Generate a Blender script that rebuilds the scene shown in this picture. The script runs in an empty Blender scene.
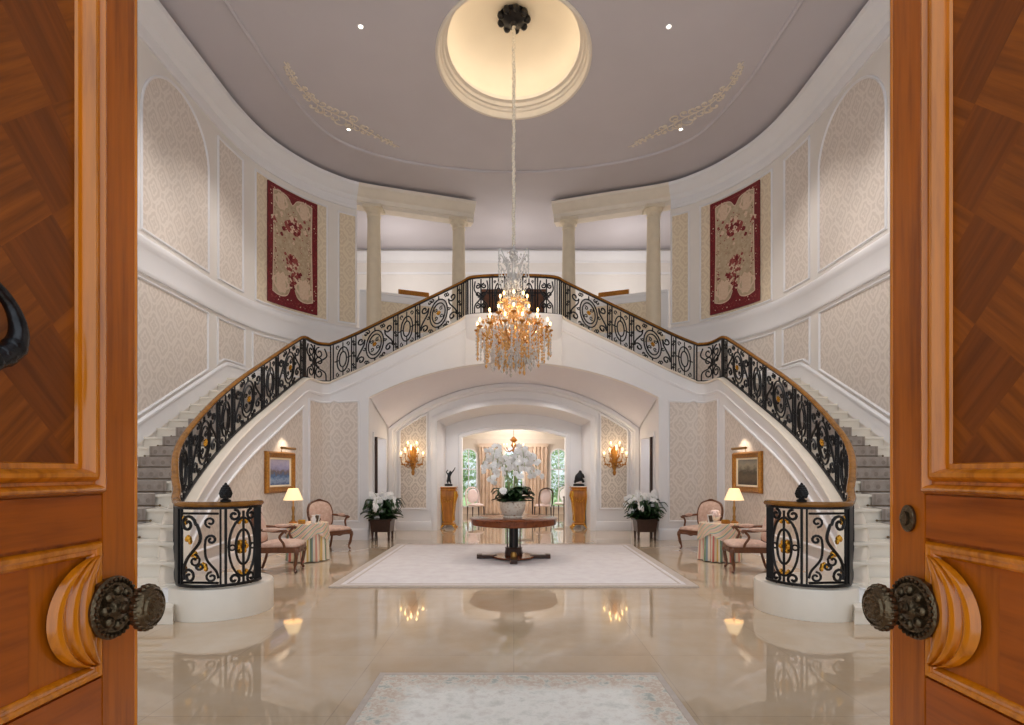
import bpy, bmesh, math, random
from mathutils import Vector, Matrix
random.seed(7)
PI = math.pi
sc = bpy.context.scene
COL = sc.collection
CAMH = 1.6          # eye height, metres
FPX = 550.0         # focal length in pixels of the 1024-wide frame

# ------------------------------------------------------------------ mesh helpers
class MB:
    def __init__(s):
        s.V = []; s.F = []; s.M = []; s.U = []
    def v(s, p, uv=(0.0, 0.0)):
        s.V.append((p[0], p[1], p[2])); s.U.append(uv); return len(s.V) - 1
    def f(s, idx, m=0):
        s.F.append(tuple(idx)); s.M.append(m)
    def box(s, x0, x1, y0, y1, z0, z1, m=0):
        a = [s.v((x, y, z)) for z in (z0, z1) for y in (y0, y1) for x in (x0, x1)]
        for q in ((0, 2, 3, 1), (4, 5, 7, 6), (0, 1, 5, 4), (2, 6, 7, 3), (0, 4, 6, 2), (1, 3, 7, 5)):
            s.f([a[i] for i in q], m)
        return s
    def hexa(s, P, m=0):
        a = [s.v(p) for p in P]
        for q in ((0, 2, 3, 1), (4, 5, 7, 6), (0, 1, 5, 4), (2, 6, 7, 3), (0, 4, 6, 2), (1, 3, 7, 5)):
            s.f([a[i] for i in q], m)
        return s
    def tube(s, pts, r, n=6, closed=False, m=0, caps=True, sx=1.0):
        pts = [Vector(p) for p in pts]; N = len(pts)
        if N < 2: return s
        rr = r if isinstance(r, (list, tuple)) else [r] * N
        prev = None; rings = []
        for i in range(N):
            if closed: t = pts[(i + 1) % N] - pts[i - 1]
            else: t = pts[min(i + 1, N - 1)] - pts[max(i - 1, 0)]
            if t.length < 1e-9: t = Vector((0, 0, 1))
            t.normalize()
            if prev is None:
                a = Vector((0, 0, 1)) if abs(t.z) < .9 else Vector((0, 1, 0))
                u = a - t * a.dot(t)
            else:
                u = prev - t * prev.dot(t)
                if u.length < 1e-6:
                    a = Vector((0, 0, 1)) if abs(t.z) < .9 else Vector((0, 1, 0)); u = a - t * a.dot(t)
            u.normalize(); prev = u; w = t.cross(u)
            rings.append([s.v(pts[i] + (u * math.cos(2 * PI * k / n) * sx + w * math.sin(2 * PI * k / n)) * rr[i]) for k in range(n)])
        for i in range(N if closed else N - 1):
            A = rings[i]; B = rings[(i + 1) % N]
            for k in range(n):
                s.f((A[k], A[(k + 1) % n], B[(k + 1) % n], B[k]), m)
        if caps and not closed:
            s.f(rings[0][::-1], m); s.f(rings[-1], m)
        return s
    def lathe(s, prof, c=(0, 0, 0), n=20, m=0, mat=None, cap=True, sx=1.0, sy=1.0, a0=0.0):
        rings = []
        for (r, z) in prof:
            ring = []
            for k in range(n):
                a = a0 + 2 * PI * k / n
                p = Vector((r * math.cos(a) * sx, r * math.sin(a) * sy, z))
                if mat is not None: p = mat @ p
                ring.append(s.v((p[0] + c[0], p[1] + c[1], p[2] + c[2])))
            rings.append(ring)
        for i in range(len(rings) - 1):
            A, B = rings[i], rings[i + 1]
            for k in range(n):
                s.f((A[k], A[(k + 1) % n], B[(k + 1) % n], B[k]), m)
        if cap:
            if prof[0][0] > 1e-5: s.f(rings[0][::-1], m)
            if prof[-1][0] > 1e-5: s.f(rings[-1], m)
        return s
    def ball(s, c, r, n=8, k=6, sx=1, sy=1, sz=1, m=0, mat=None):
        pr = [(max(1e-4, r * math.sin(PI * i / k)), -r * math.cos(PI * i / k) * sz) for i in range(k + 1)]
        return s.lathe(pr, c, n, m, mat, False, sx, sy)
    def octa(s, c, r, h, m=0):
        x, y, z = c
        a = [s.v(p) for p in ((x + r, y, z), (x, y + r, z), (x - r, y, z), (x, y - r, z), (x, y, z + h), (x, y, z - h))]
        for k in range(4):
            s.f((a[k], a[(k + 1) % 4], a[4]), m); s.f((a[(k + 1) % 4], a[k], a[5]), m)
        return s
    def grid(s, fn, nu, nv, uv=None, m=0, closeu=False):
        base = len(s.V)
        for i in range(nu + (0 if closeu else 1)):
            for j in range(nv + 1):
                u = i / nu; w = j / nv
                s.v(fn(u, w), uv(u, w) if uv else (u, w))
        NU = nu if closeu else nu + 1
        for i in range(nu):
            for j in range(nv):
                a = base + i * (nv + 1) + j; b = base + ((i + 1) % NU) * (nv + 1) + j
                s.f((a, b, b + 1, a + 1), m)
        return s
    def poly_prism(s, pts, fn, c0, c1, m=0):
        """polygon (a,b) extruded from c0 to c1 through fn(a,b,c)"""
        A = [s.v(fn(p[0], p[1], c0)) for p in pts]; B = [s.v(fn(p[0], p[1], c1)) for p in pts]
        n = len(pts)
        s.f(A[::-1], m); s.f(B, m)
        for k in range(n): s.f((A[k], A[(k + 1) % n], B[(k + 1) % n], B[k]), m)
        return s
    def sweep(s, path, prof, closed=False, fn=None, lift=None, m=0, cap=True, openprof=False):
        """2-D path; profile (offset to the path's left, height); fn maps (a,b,height) to space"""
        fn = fn or (lambda a, b, c: (a, b, c)); N = len(path); rings = []
        P = [Vector((p[0], p[1])) for p in path]
        for i in range(N):
            d0 = (P[i] - P[i - 1]) if (closed or i > 0) else None
            d1 = (P[(i + 1) % N] - P[i]) if (closed or i < N - 1) else None
            if d0 is None or d0.length < 1e-9: d0 = d1
            if d1 is None or d1.length < 1e-9: d1 = d0
            d0 = d0.normalized(); d1 = d1.normalized()
            n0 = Vector((-d0.y, d0.x)); n1 = Vector((-d1.y, d1.x))
            nn = n0 + n1
            if nn.length < 1e-6: nn = n0
            nn.normalize(); k = 1.0 / max(.35, nn.dot(n0))
            L = lift[i] if lift else 0.0
            rings.append([s.v(fn(P[i].x + nn.x * o * k, P[i].y + nn.y * o * k, h + L)) for (o, h) in prof])
        q = len(prof)
        for i in range(N if closed else N - 1):
            A = rings[i]; B = rings[(i + 1) % N]
            for k in range(q - 1 if openprof else q):
                s.f((A[k], A[(k + 1) % q], B[(k + 1) % q], B[k]), m)
        if cap and not closed and not openprof:
            s.f(rings[0][::-1], m); s.f(rings[-1], m)
        return s
    def build(s, name, mats, parent=None, smooth=True, angle=38, recalc=True, loc=None):
        me = bpy.data.meshes.new(name)
        me.from_pydata(s.V, [], s.F)
        mats = mats if isinstance(mats, (list, tuple)) else [mats]
        for mm in mats: me.materials.append(mm)
        if len(mats) > 1: me.polygons.foreach_set('material_index', s.M)
        uvl = me.uv_layers.new(name='UVMap')
        li = [0] * len(me.loops); me.loops.foreach_get('vertex_index', li)
        buf = []
        for i in li: buf.extend(s.U[i])
        uvl.data.foreach_set('uv', buf)
        if recalc:
            bm = bmesh.new(); bm.from_mesh(me)
            bmesh.ops.recalc_face_normals(bm, faces=bm.faces)
            bm.to_mesh(me); bm.free()
        if smooth:
            me.polygons.foreach_set('use_smooth', [True] * len(me.polygons))
            me.set_sharp_from_angle(angle=math.radians(angle))
        me.update()
        o = bpy.data.objects.new(name, me); COL.objects.link(o)
        if parent is not None: o.parent = parent
        if loc is not None: o.location = loc
        return o

def empty(name, loc=(0, 0, 0), rz=0.0, scale=1.0):
    o = bpy.data.objects.new(name, None); COL.objects.link(o)
    o.location = loc; o.rotation_euler = (0, 0, rz); o.empty_display_size = .1
    if scale != 1.0: o.scale = (scale,) * 3
    return o
def tag(o, label, cat, group=None, kind=None):
    o['label'] = label; o['category'] = cat
    if group: o['group'] = group
    if kind: o['kind'] = kind
    return o
def thing(name, label, cat, loc=(0, 0, 0), rz=0.0, group=None, scale=1.0):
    return tag(empty(name, loc, rz, scale), label, cat, group)
def struct(o):
    o['kind'] = 'structure'; return o
def kids(o): return [c for c in bpy.data.objects if c.parent == o]
def copy_tree(o, parent=None):
    c = o.copy(); COL.objects.link(c)
    if parent is not None: c.parent = parent
    for ch in kids(o): copy_tree(ch, c)
    return c

def crom(pts, n=8, closed=False):
    """Catmull-Rom through pts (tuples of any length)"""
    D = len(pts[0]); N = len(pts); out = []
    def g(i):
        if closed: return pts[i % N]
        if i < 0: return tuple(2 * pts[0][k] - pts[1][k] for k in range(D))
        if i >= N: return tuple(2 * pts[-1][k] - pts[-2][k] for k in range(D))
        return pts[i]
    for i in range(N if closed else N - 1):
        a, b, c, d = g(i - 1), g(i), g(i + 1), g(i + 2)
        for j in range(n):
            t = j / n
            out.append(tuple(.5 * (2 * b[k] + (c[k] - a[k]) * t + (2 * a[k] - 5 * b[k] + 4 * c[k] - d[k]) * t * t + (3 * b[k] - a[k] - 3 * c[k] + d[k]) * t ** 3) for k in range(D)))
    if not closed: out.append(tuple(pts[-1]))
    return out
def lerp(a, b, t): return a + (b - a) * t
def interp(tab, x):
    if x <= tab[0][0]: return tab[0][1]
    for (x0, y0), (x1, y1) in zip(tab, tab[1:]):
        if x <= x1: return lerp(y0, y1, (x - x0) / (x1 - x0))
    return tab[-1][1]
def spiral(cx, cy, r, a0, turns, n=14, k=.78):
    """from the outside in"""
    return [(cx + r * (1 - k * i / n) * math.cos(a0 + 2 * PI * turns * i / n), cy + r * (1 - k * i / n) * math.sin(a0 + 2 * PI * turns * i / n)) for i in range(n + 1)]

# ------------------------------------------------------------------ materials
def lin(c):
    return tuple((x / 255 / 12.92 if x / 255 <= .04045 else ((x / 255 + .055) / 1.055) ** 2.4) for x in c) + (1.0,)
class NT:
    def __init__(s, name):
        s.m = bpy.data.materials.new(name); s.m.use_nodes = True
        s.t = s.m.node_tree; s.b = s.t.nodes['Principled BSDF']
    def n(s, typ, **kw):
        x = s.t.nodes.new(typ)
        for k, v in kw.items():
            if k in x.inputs.keys(): x.inputs[k].default_value = v
            else: setattr(x, k, v)
        return x
    def l(s, a, b): s.t.links.new(a, b)
    def math(s, op, a, b=None):
        x = s.t.nodes.new('ShaderNodeMath'); x.operation = op
        for i, q in enumerate((a, b)):
            if q is None: continue
            if isinstance(q, (int, float)): x.inputs[i].default_value = q
            else: s.l(q, x.inputs[i])
        return x.outputs[0]
    def ramp(s, fac, stops, interp='LINEAR'):
        x = s.t.nodes.new('ShaderNodeValToRGB'); x.color_ramp.interpolation = interp
        e = x.color_ramp.elements
        while len(e) < len(stops): e.new(.5)
        for k, (p, c) in enumerate(stops):
            e[k].position = p; e[k].color = c
        s.l(fac, x.inputs[0]); return x.outputs[0]
    def coord(s, which='Object'):
        return s.t.nodes.new('ShaderNodeTexCoord').outputs[which]
    def mapping(s, vec, scale=(1, 1, 1), rot=(0, 0, 0), loc=(0, 0, 0)):
        x = s.t.nodes.new('ShaderNodeMapping'); s.l(vec, x.inputs[0])
        x.inputs['Scale'].default_value = scale; x.inputs['Rotation'].default_value = rot; x.inputs['Location'].default_value = loc
        return x.outputs[0]
    def noise(s, vec, scale=5, detail=3, rough=.5):
        x = s.t.nodes.new('ShaderNodeTexNoise'); s.l(vec, x.inputs['Vector'])
        x.inputs['Scale'].default_value = scale; x.inputs['Detail'].default_value = detail; x.inputs['Roughness'].default_value = rough
        return x.outputs['Fac']
    def mix(s, fac, a, b, typ='MIX'):
        x = s.t.nodes.new('ShaderNodeMix'); x.data_type = 'RGBA'; x.blend_type = typ
        if isinstance(fac, (int, float)): x.inputs[0].default_value = fac
        else: s.l(fac, x.inputs[0])
        for q, i in ((a, 6), (b, 7)):
            if isinstance(q, tuple): x.inputs[i].default_value = q
            else: s.l(q, x.inputs[i])
        return x.outputs[2]
    def bump(s, h, strength=.2, dist=.01):
        x = s.t.nodes.new('ShaderNodeBump'); x.inputs['Strength'].default_value = strength; x.inputs['Distance'].default_value = dist
        s.l(h, x.inputs['Height']); s.l(x.outputs[0], s.b.inputs['Normal'])
    def col(s, c): s.l(c, s.b.inputs['Base Color']) if not isinstance(c, tuple) else setattr(s.b.inputs['Base Color'], 'default_value', c)
    def set(s, **kw):
        for k, v in kw.items():
            s.b.inputs[k.replace('_', ' ')].default_value = v
        return s

def plain(name, c, rough=.5, metal=0.0, spec=.5, var=.06, scale=6, bump=0.0):
    q = NT(name); n = q.noise(q.coord(), scale, 4)
    a = tuple(x * (1 - var) for x in lin(c)[:3]) + (1,); b = tuple(min(1, x * (1 + var)) for x in lin(c)[:3]) + (1,)
    q.col(q.ramp(n, [(.3, a), (.7, b)]))
    q.set(Roughness=rough, Metallic=metal); q.b.inputs['Specular IOR Level'].default_value = spec
    if bump: q.bump(n, bump, .01)
    return q.m
def emit(name, c, strength):
    q = NT(name); q.col(lin(c)); q.b.inputs['Emission Color'].default_value = lin(c); q.b.inputs['Emission Strength'].default_value = strength
    return q.m

M = {}
M['plaster'] = plain('cream_plaster', (232, 226, 220), .55, var=.015, scale=3)
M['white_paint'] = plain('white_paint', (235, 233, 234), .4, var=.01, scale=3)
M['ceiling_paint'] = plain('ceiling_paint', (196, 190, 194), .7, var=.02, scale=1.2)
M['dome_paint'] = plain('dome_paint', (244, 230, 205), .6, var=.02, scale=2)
M['stone_trim'] = plain('pale_limestone', (232, 221, 205), .35, var=.03, scale=4)
M['column_stone'] = plain('column_stone', (222, 208, 184), .45, var=.04, scale=5)
M['step_marble'] = plain('step_marble', (234, 226, 213), .25, var=.03, scale=3)
M['old_brass'] = plain('dull_brass', (110, 92, 66), .4, .8, var=.2)
M['vault_paint'] = plain('vault_paint', (228, 226, 234), .55, var=.01)
M['relief'] = plain('relief_plaster', (226, 214, 198), .5, var=.03)
M['gilt'] = plain('gilt_wood', (176, 118, 48), .34, .6, var=.28, scale=30)
M['gold'] = plain('gold_leaf', (226, 168, 62), .25, .8, var=.15, scale=30)
M['brass'] = plain('aged_brass', (170, 128, 70), .3, .9, var=.15, scale=20)
M['iron'] = plain('black_iron', (34, 33, 34), .38, .6, var=.2, scale=20)
M['bronze'] = plain('dark_bronze', (98, 84, 64), .26, .9, var=.35, scale=120, bump=.35)
M['dark_pull'] = plain('blackened_bronze', (52, 52, 54), .25, .85, var=.3, scale=40, bump=.3)
M['green'] = plain('leaf_green', (38, 66, 30), .45, var=.35, scale=12)
M['petal'] = plain('white_petal', (246, 244, 242), .5, var=.03, scale=20)
M['stem'] = plain('pale_stem', (150, 160, 110), .5, var=.1)
M['dark_wood'] = plain('dark_wood', (58, 34, 24), .3, var=.25, scale=14)
M['walnut'] = plain('walnut_frame', (104, 62, 36), .35, var=.25, scale=16)
M['canvas_white'] = plain('lamp_shade_cloth', (250, 232, 200), .8, var=.02)
M['bronze_black'] = plain('black_patina', (30, 28, 28), .35, .4, var=.2)
M['glassy'] = plain('cut_crystal', (244, 242, 240), .05, 0, 1.0, var=.16, scale=60)  # light and dark mottle in the colour mimics the sparkle
M['glassy'].node_tree.nodes['Principled BSDF'].inputs['Transmission Weight'].default_value = .3
M['amber'] = plain('amber_crystal', (222, 176, 116), .10, .1, 1.0, var=.35, scale=60)
M['candle'] = plain('ivory_candle', (240, 226, 200), .5, var=.02)
M['flame'] = emit('lit_bulb', (255, 206, 130), 6)
M['shade_lit'] = emit('lit_shade', (255, 222, 170), .55)
M['down_lens'] = emit('downlight_lens', (255, 244, 226), 6)
M['cord_cloth'] = plain('white_chain_sleeve', (232, 222, 204), .5, var=.25, scale=40)

def mk_floor():
    q = NT('polished_limestone'); c = q.coord()
    br = q.n('ShaderNodeTexBrick', Scale=1.0); q.l(q.mapping(c, (1, 1, 1)), br.inputs['Vector'])
    br.offset = 0.0; br.inputs['Mortar Size'].default_value = .004; br.inputs['Brick Width'].default_value = 1.2; br.inputs['Row Height'].default_value = 1.2
    br.inputs['Color1'].default_value = lin((196, 172, 142)); br.inputs['Color2'].default_value = lin((188, 164, 134)); br.inputs['Mortar'].default_value = lin((168, 146, 122))
    n = q.noise(q.mapping(c, (1, 1, 1)), 1.6, 6, .6)
    q.col(q.mix(q.ramp(n, [(.35, (0, 0, 0, 1)), (.75, (1, 1, 1, 1))]), br.outputs['Color'], lin((204, 186, 164))))
    q.b.inputs['Coat Weight'].default_value = .25; q.b.inputs['Coat Roughness'].default_value = .02; q.set(Roughness=.07); q.b.inputs['Specular IOR Level'].default_value = .85
    q.l(q.ramp(q.noise(c, 2.5, 3), [(.3, (.03,) * 3 + (1,)), (.7, (.06,) * 3 + (1,))]), q.b.inputs['Roughness'])
    return q.m
M['floor'] = mk_floor()

def mk_damask(name, light, dark, pu=.44, pv=.56, contrast=1.0):
    q = NT(name); uv = q.coord('UV')
    sp = q.t.nodes.new('ShaderNodeSeparateXYZ'); q.l(uv, sp.inputs[0])
    U = q.math('DIVIDE', sp.outputs[0], pu); W = q.math('DIVIDE', sp.outputs[1], pv)
    nz = q.math('MULTIPLY', q.math('SUBTRACT', q.noise(uv, 16, 3), .5), .30)
    def cell(du):
        a = q.math('MULTIPLY', q.math('SUBTRACT', q.math('FRACT', q.math('ADD', U, du)), .5), 2.0)
        c = q.math('MULTIPLY', q.math('SUBTRACT', q.math('FRACT', q.math('ADD', W, du)), .5), 2.0)
        d = q.math('SQRT', q.math('ADD', q.math('POWER', a, 2.0), q.math('POWER', c, 2.0)))
        an = q.math('ARCTAN2', c, a)
        return q.math('ADD', d, q.math('MULTIPLY', q.math('COSINE', q.math('MULTIPLY', an, 4.0)), -.075))
    g = q.math('ADD', q.math('MINIMUM', cell(0.0), cell(.5)), nz)
    L = (1, 1, 1, 1); D = (0, 0, 0, 1)
    fac = q.ramp(g, [(0, L), (.08, D), (.20, D), (.27, L), (.36, L), (.42, D), (.57, D), (.63, L), (.74, L), (.80, D), (1, D)])
    q.col(q.mix(fac, lin(dark), lin(light)))
    q.l(q.ramp(fac, [(0, (.34,) * 3 + (1,)), (1, (.55,) * 3 + (1,))]), q.b.inputs['Roughness'])
    q.b.inputs['Specular IOR Level'].default_value = .5
    return q.m
M['damask'] = mk_damask('cream_damask', (231, 220, 210), (217, 205, 194), .48, .60)
M['damask_warm'] = mk_damask('champagne_damask', (230, 214, 188), (218, 200, 174), .48, .60)
M['damask_far'] = mk_damask('beige_damask', (224, 212, 198), (196, 182, 168), .36, .46)

def mk_wood(name, base, dark, stretch=(18, 18, 1.2), rough=.28, spec=.3, coat=.1):
    q = NT(name); c = q.coord()
    n1 = q.noise(q.mapping(c, stretch), 2.2, 6, .6); n2 = q.noise(q.mapping(c, (2, 2, 1)), 2.0, 3)
    f = q.math('ADD', q.math('MULTIPLY', n1, .75), q.math('MULTIPLY', n2, .35))
    q.col(q.ramp(f, [(.3, lin(dark)), (.55, lin(base)), (.8, lin(tuple(min(255, x * 1.12) for x in base)))]))
    q.set(Roughness=rough); q.b.inputs['Specular IOR Level'].default_value = spec; q.b.inputs['Coat Weight'].default_value = coat; q.b.inputs['Coat Roughness'].default_value = .08
    q.bump(n1, .06, .004)
    return q.m
M['oak_v'] = mk_wood('oak_upright_grain', (178, 94, 14), (124, 58, 4))
M['oak_h'] = mk_wood('oak_cross_grain', (168, 84, 13), (114, 50, 4), (18, 1.2, 18))
M['oak_trim'] = mk_wood('oak_moulding', (208, 124, 20), (150, 78, 7), rough=.16, spec=.5, coat=.45)
def mk_parquet():
    q = NT('oak_parquet'); c = q.coord()
    def grain(rot, b, d):
        n = q.noise(q.mapping(q.mapping(c, (1, 1, 1), rot), (26, 26, 1.4)), 2.0, 6, .6)
        return q.ramp(n, [(.3, lin(d)), (.7, lin(b))])
    A = grain((PI / 4, 0, 0), (158, 84, 14), (108, 52, 5)); B = grain((-PI / 4, 0, 0), (138, 70, 12), (104, 50, 5))
    sp = q.t.nodes.new('ShaderNodeSeparateXYZ'); q.l(q.mapping(c, (1, 1, 1), (PI / 4, 0, 0)), sp.inputs[0])
    fy = q.math('FRACT', q.math('DIVIDE', sp.outputs[1], .34)); fz = q.math('FRACT', q.math('DIVIDE', sp.outputs[2], .34))
    xy = q.math('ABSOLUTE', q.math('SUBTRACT', q.math('GREATER_THAN', fy, .5), q.math('GREATER_THAN', fz, .5)))
    q.col(q.mix(xy, A, B)); q.set(Roughness=.36); q.b.inputs['Specular IOR Level'].default_value = .25; q.b.inputs['Coat Weight'].default_value = .06; q.b.inputs['Coat Roughness'].default_value = .2
    return q.m
M['parquet'] = mk_parquet()
M['rail_wood'] = mk_wood('polished_rail', (136, 90, 34), (86, 54, 20), (6, 6, 6), .24)
M['veneer'] = mk_wood('golden_veneer', (176, 110, 40), (120, 68, 22), (9, 9, 1.2), .2)
M['table_wood'] = mk_wood('table_mahogany', (120, 62, 32), (66, 32, 18), (6, 6, 6), .18)

def mk_fabric(name, cols, scale=9, rough=.85, bump=.15):
    q = NT(name); c = q.coord(); n = q.noise(c, scale, 5, .65)
    k = len(cols); q.col(q.ramp(n, [(.3 + .4 * i / (k - 1), lin(cols[i])) for i in range(k)]))
    q.set(Roughness=rough); q.b.inputs['Sheen Weight'].default_value = .2; q.bump(n, bump, .01)
    return q.m
M['rose_silk'] = mk_fabric('dusty_rose_silk', [(190, 152, 134), (208, 172, 152), (222, 194, 176)], 14, .6)
M['rug_plain'] = mk_fabric('pale_mauve_rug', [(216, 206, 206), (224, 216, 215), (230, 224, 222)], 5, .95, .1)
M['rug_border'] = mk_fabric('mauve_rug_border', [(186, 170, 158), (200, 186, 174)], 20, .95)
M['runner'] = mk_fabric('taupe_runner', [(146, 134, 124), (160, 148, 138), (174, 162, 152)], 7, .95)
M['runner_motif'] = mk_fabric('runner_motif', [(136, 123, 113), (150, 137, 127)], 20, .95)
M['curtain'] = mk_fabric('champagne_curtain', [(196, 168, 146), (212, 188, 166), (222, 200, 180)], 3, .7)
M['pink_silk'] = mk_fabric('pale_pink_silk', [(226, 204, 200), (236, 218, 214)], 8, .7)
M['garden'] = mk_fabric('garden_leaves', [(60, 100, 44), (120, 160, 84), (196, 214, 160)], 6, .8)
def mk_front_rug():
    q = NT('faded_floral_rug'); c = q.coord()
    sp = q.t.nodes.new('ShaderNodeSeparateXYZ'); q.l(c, sp.inputs[0])
    # distance from the edge of the field, wobbled by leaves
    ex = q.math('SUBTRACT', 1.07, q.math('ABSOLUTE', q.math('SUBTRACT', sp.outputs[0], .05)))
    ey = q.math('SUBTRACT', 1.0, q.math('ABSOLUTE', q.math('SUBTRACT', sp.outputs[1], 3.30)))
    n = q.noise(c, 6, 6, .7); n2 = q.noise(q.mapping(c, (1, 1, 1), (0, 0, 0), (5, 3, 0)), 11, 5, .7)
    e = q.math('ADD', q.math('MINIMUM', ex, ey), q.math('MULTIPLY', q.math('SUBTRACT', n, .5), .35))
    bor = q.ramp(n2, [(.36, lin((182, 184, 176))), (.46, lin((228, 220, 208))), (.56, lin((206, 184, 166))), (.64, lin((226, 218, 206)))])
    fld = q.ramp(n, [(.36, lin((228, 222, 214))), (.5, lin((250, 247, 240))), (.66, lin((222, 220, 212)))])
    q.col(q.mix(q.ramp(e, [(.16, (0, 0, 0, 1)), (.34, (1, 1, 1, 1))]), bor, fld)); q.set(Roughness=.95); q.bump(n, .1, .01)
    return q.m
M['front_rug'] = mk_front_rug()
def mk_stripe():
    q = NT('striped_silk_cloth'); uv = q.coord('UV')
    sp = q.t.nodes.new('ShaderNodeSeparateXYZ'); q.l(uv, sp.inputs[0])
    f = q.math('FRACT', q.math('MULTIPLY', sp.outputs[0], 8.0))
    W = lin((238, 226, 204))
    q.col(q.ramp(f, [(0, W), (.14, lin((206, 116, 104))), (.24, W), (.36, lin((226, 190, 110))), (.48, W), (.58, lin((128, 150, 116))), (.68, lin((140, 160, 170))), (.76, W), (.88, lin((220, 160, 140)))], 'CONSTANT'))
    q.set(Roughness=.55)
    return q.m
M['stripe'] = mk_stripe()
def mk_painting(name, stops, sc_=3.0):
    q = NT(name); uv = q.coord('UV')
    sp = q.t.nodes.new('ShaderNodeSeparateXYZ'); q.l(uv, sp.inputs[0])
    n = q.noise(uv, sc_, 5, .7)
    f = q.math('ADD', sp.outputs[1], q.math('MULTIPLY', q.math('SUBTRACT', n, .5), .7))
    q.col(q.ramp(f, stops)); q.set(Roughness=.4)
    return q.m
M['sea_art'] = mk_painting('blue_seascape', [(0, lin((60, 86, 140))), (.2, lin((150, 170, 200))), (.35, lin((70, 110, 160))), (.5, lin((120, 100, 90))), (.65, lin((150, 150, 190))), (1, lin((190, 180, 200)))], 7)
M['dark_art'] = mk_painting('brown_landscape', [(0, lin((60, 46, 34))), (.3, lin((104, 86, 60))), (.5, lin((70, 60, 44))), (.75, lin((150, 140, 120))), (1, lin((120, 116, 108)))], 5)
M['tap_red'] = mk_fabric('tapestry_red', [(96, 18, 24), (128, 26, 34)], 16, .95)
M['tap_field'] = mk_fabric('tapestry_field', [(164, 140, 114), (186, 164, 136), (196, 178, 152)], 12, .95)
M['tap_pink'] = mk_fabric('tapestry_pink', [(206, 176, 150), (224, 200, 176)], 24, .95)
M['tap_flower'] = mk_fabric('tapestry_flower', [(120, 40, 40), (168, 84, 76)], 40, .95)
M['pot'] = mk_fabric('painted_porcelain', [(150, 100, 78), (226, 214, 194), (238, 230, 216), (232, 222, 204), (176, 128, 86)], 16, .25, .0)
def mk_glass():
    q = NT('window_glass'); q.col(lin((240, 246, 244))); q.set(Roughness=.02, IOR=1.45); q.b.inputs['Transmission Weight'].default_value = 1.0
    q.b.inputs['Alpha'].default_value = .35
    return q.m
M['glass'] = mk_glass()
# ------------------------------------------------------------------ plan of the hall (right half, X > 0; the left half mirrors it)
ZL = 3.67      # half landing
ZU = 5.29      # upper floor
ZC = 9.70      # ceiling
WALL = crom([(6.36, .6), (6.36, 4), (6.36, 8), (6.36, 11.0), (6.34, 12.0), (6.22, 12.9), (5.98, 13.65), (5.5, 14.5), (4.95, 15.1), (4.4, 15.48),
             (3.6, 15.78), (2.6, 16.1), (1.64, 16.42), (1.2, 16.58)], 8)
class Path:
    """plan polyline with arc length; extra columns are interpolated"""
    def __init__(s, pts):
        s.P = pts; s.S = [0.0]
        for a, b in zip(pts, pts[1:]): s.S.append(s.S[-1] + math.hypot(b[0] - a[0], b[1] - a[1]))
        s.L = s.S[-1]
    def at(s, d):
        d = max(0.0, min(s.L, d)); lo = 0; hi = len(s.S) - 1
        while hi - lo > 1:
            m = (lo + hi) // 2
            if s.S[m] <= d: lo = m
            else: hi = m
        t = (d - s.S[lo]) / max(1e-9, s.S[hi] - s.S[lo]); return tuple(lerp(a, b, t) for a, b in zip(s.P[lo], s.P[hi]))
    def frame(s, d):
        p = s.at(d); a = s.at(d - .04); b = s.at(d + .04); tx, ty = b[0] - a[0], b[1] - a[1]; l = math.hypot(tx, ty)
        return p, (tx / l, ty / l), (-ty / l, tx / l)          # left normal = towards the room
    def find(s, test):
        n = 2000
        for i in range(n + 1):
            if test(s.at(s.L * i / n)): return s.L * i / n
        return s.L
WP = Path(WALL)
def s_ray(u):           # where the line of sight u pixels from the axis meets the side wall
    return WP.find(lambda p: FPX * p[0] / p[1] <= u)
S_PIL = WP.find(lambda p: p[0] <= 4.42)       # end of the panelled wall, start of the colonnade
def wmap(sg, P=WP):
    def fn(s, z, c):
        p, t, n = P.frame(s); return (sg * (p[0] + n[0] * c), p[1] + n[1] * c, z)
    return fn
def subdiv(path, step, closed=True):
    out = []; N = len(path)
    for i in range(N if closed else N - 1):
        a = path[i]; b = path[(i + 1) % N]; k = max(1, int(math.hypot(b[0] - a[0], b[1] - a[1]) / step))
        for j in range(k): out.append((lerp(a[0], b[0], j / k), lerp(a[1], b[1], j / k)))
    if not closed: out.append(path[-1])
    return out
FRAME_PROF = [(0, 0), (0, .022), (-.012, .034), (-.028, .034), (-.036, .02), (-.046, .016), (-.046, 0)]

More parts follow.
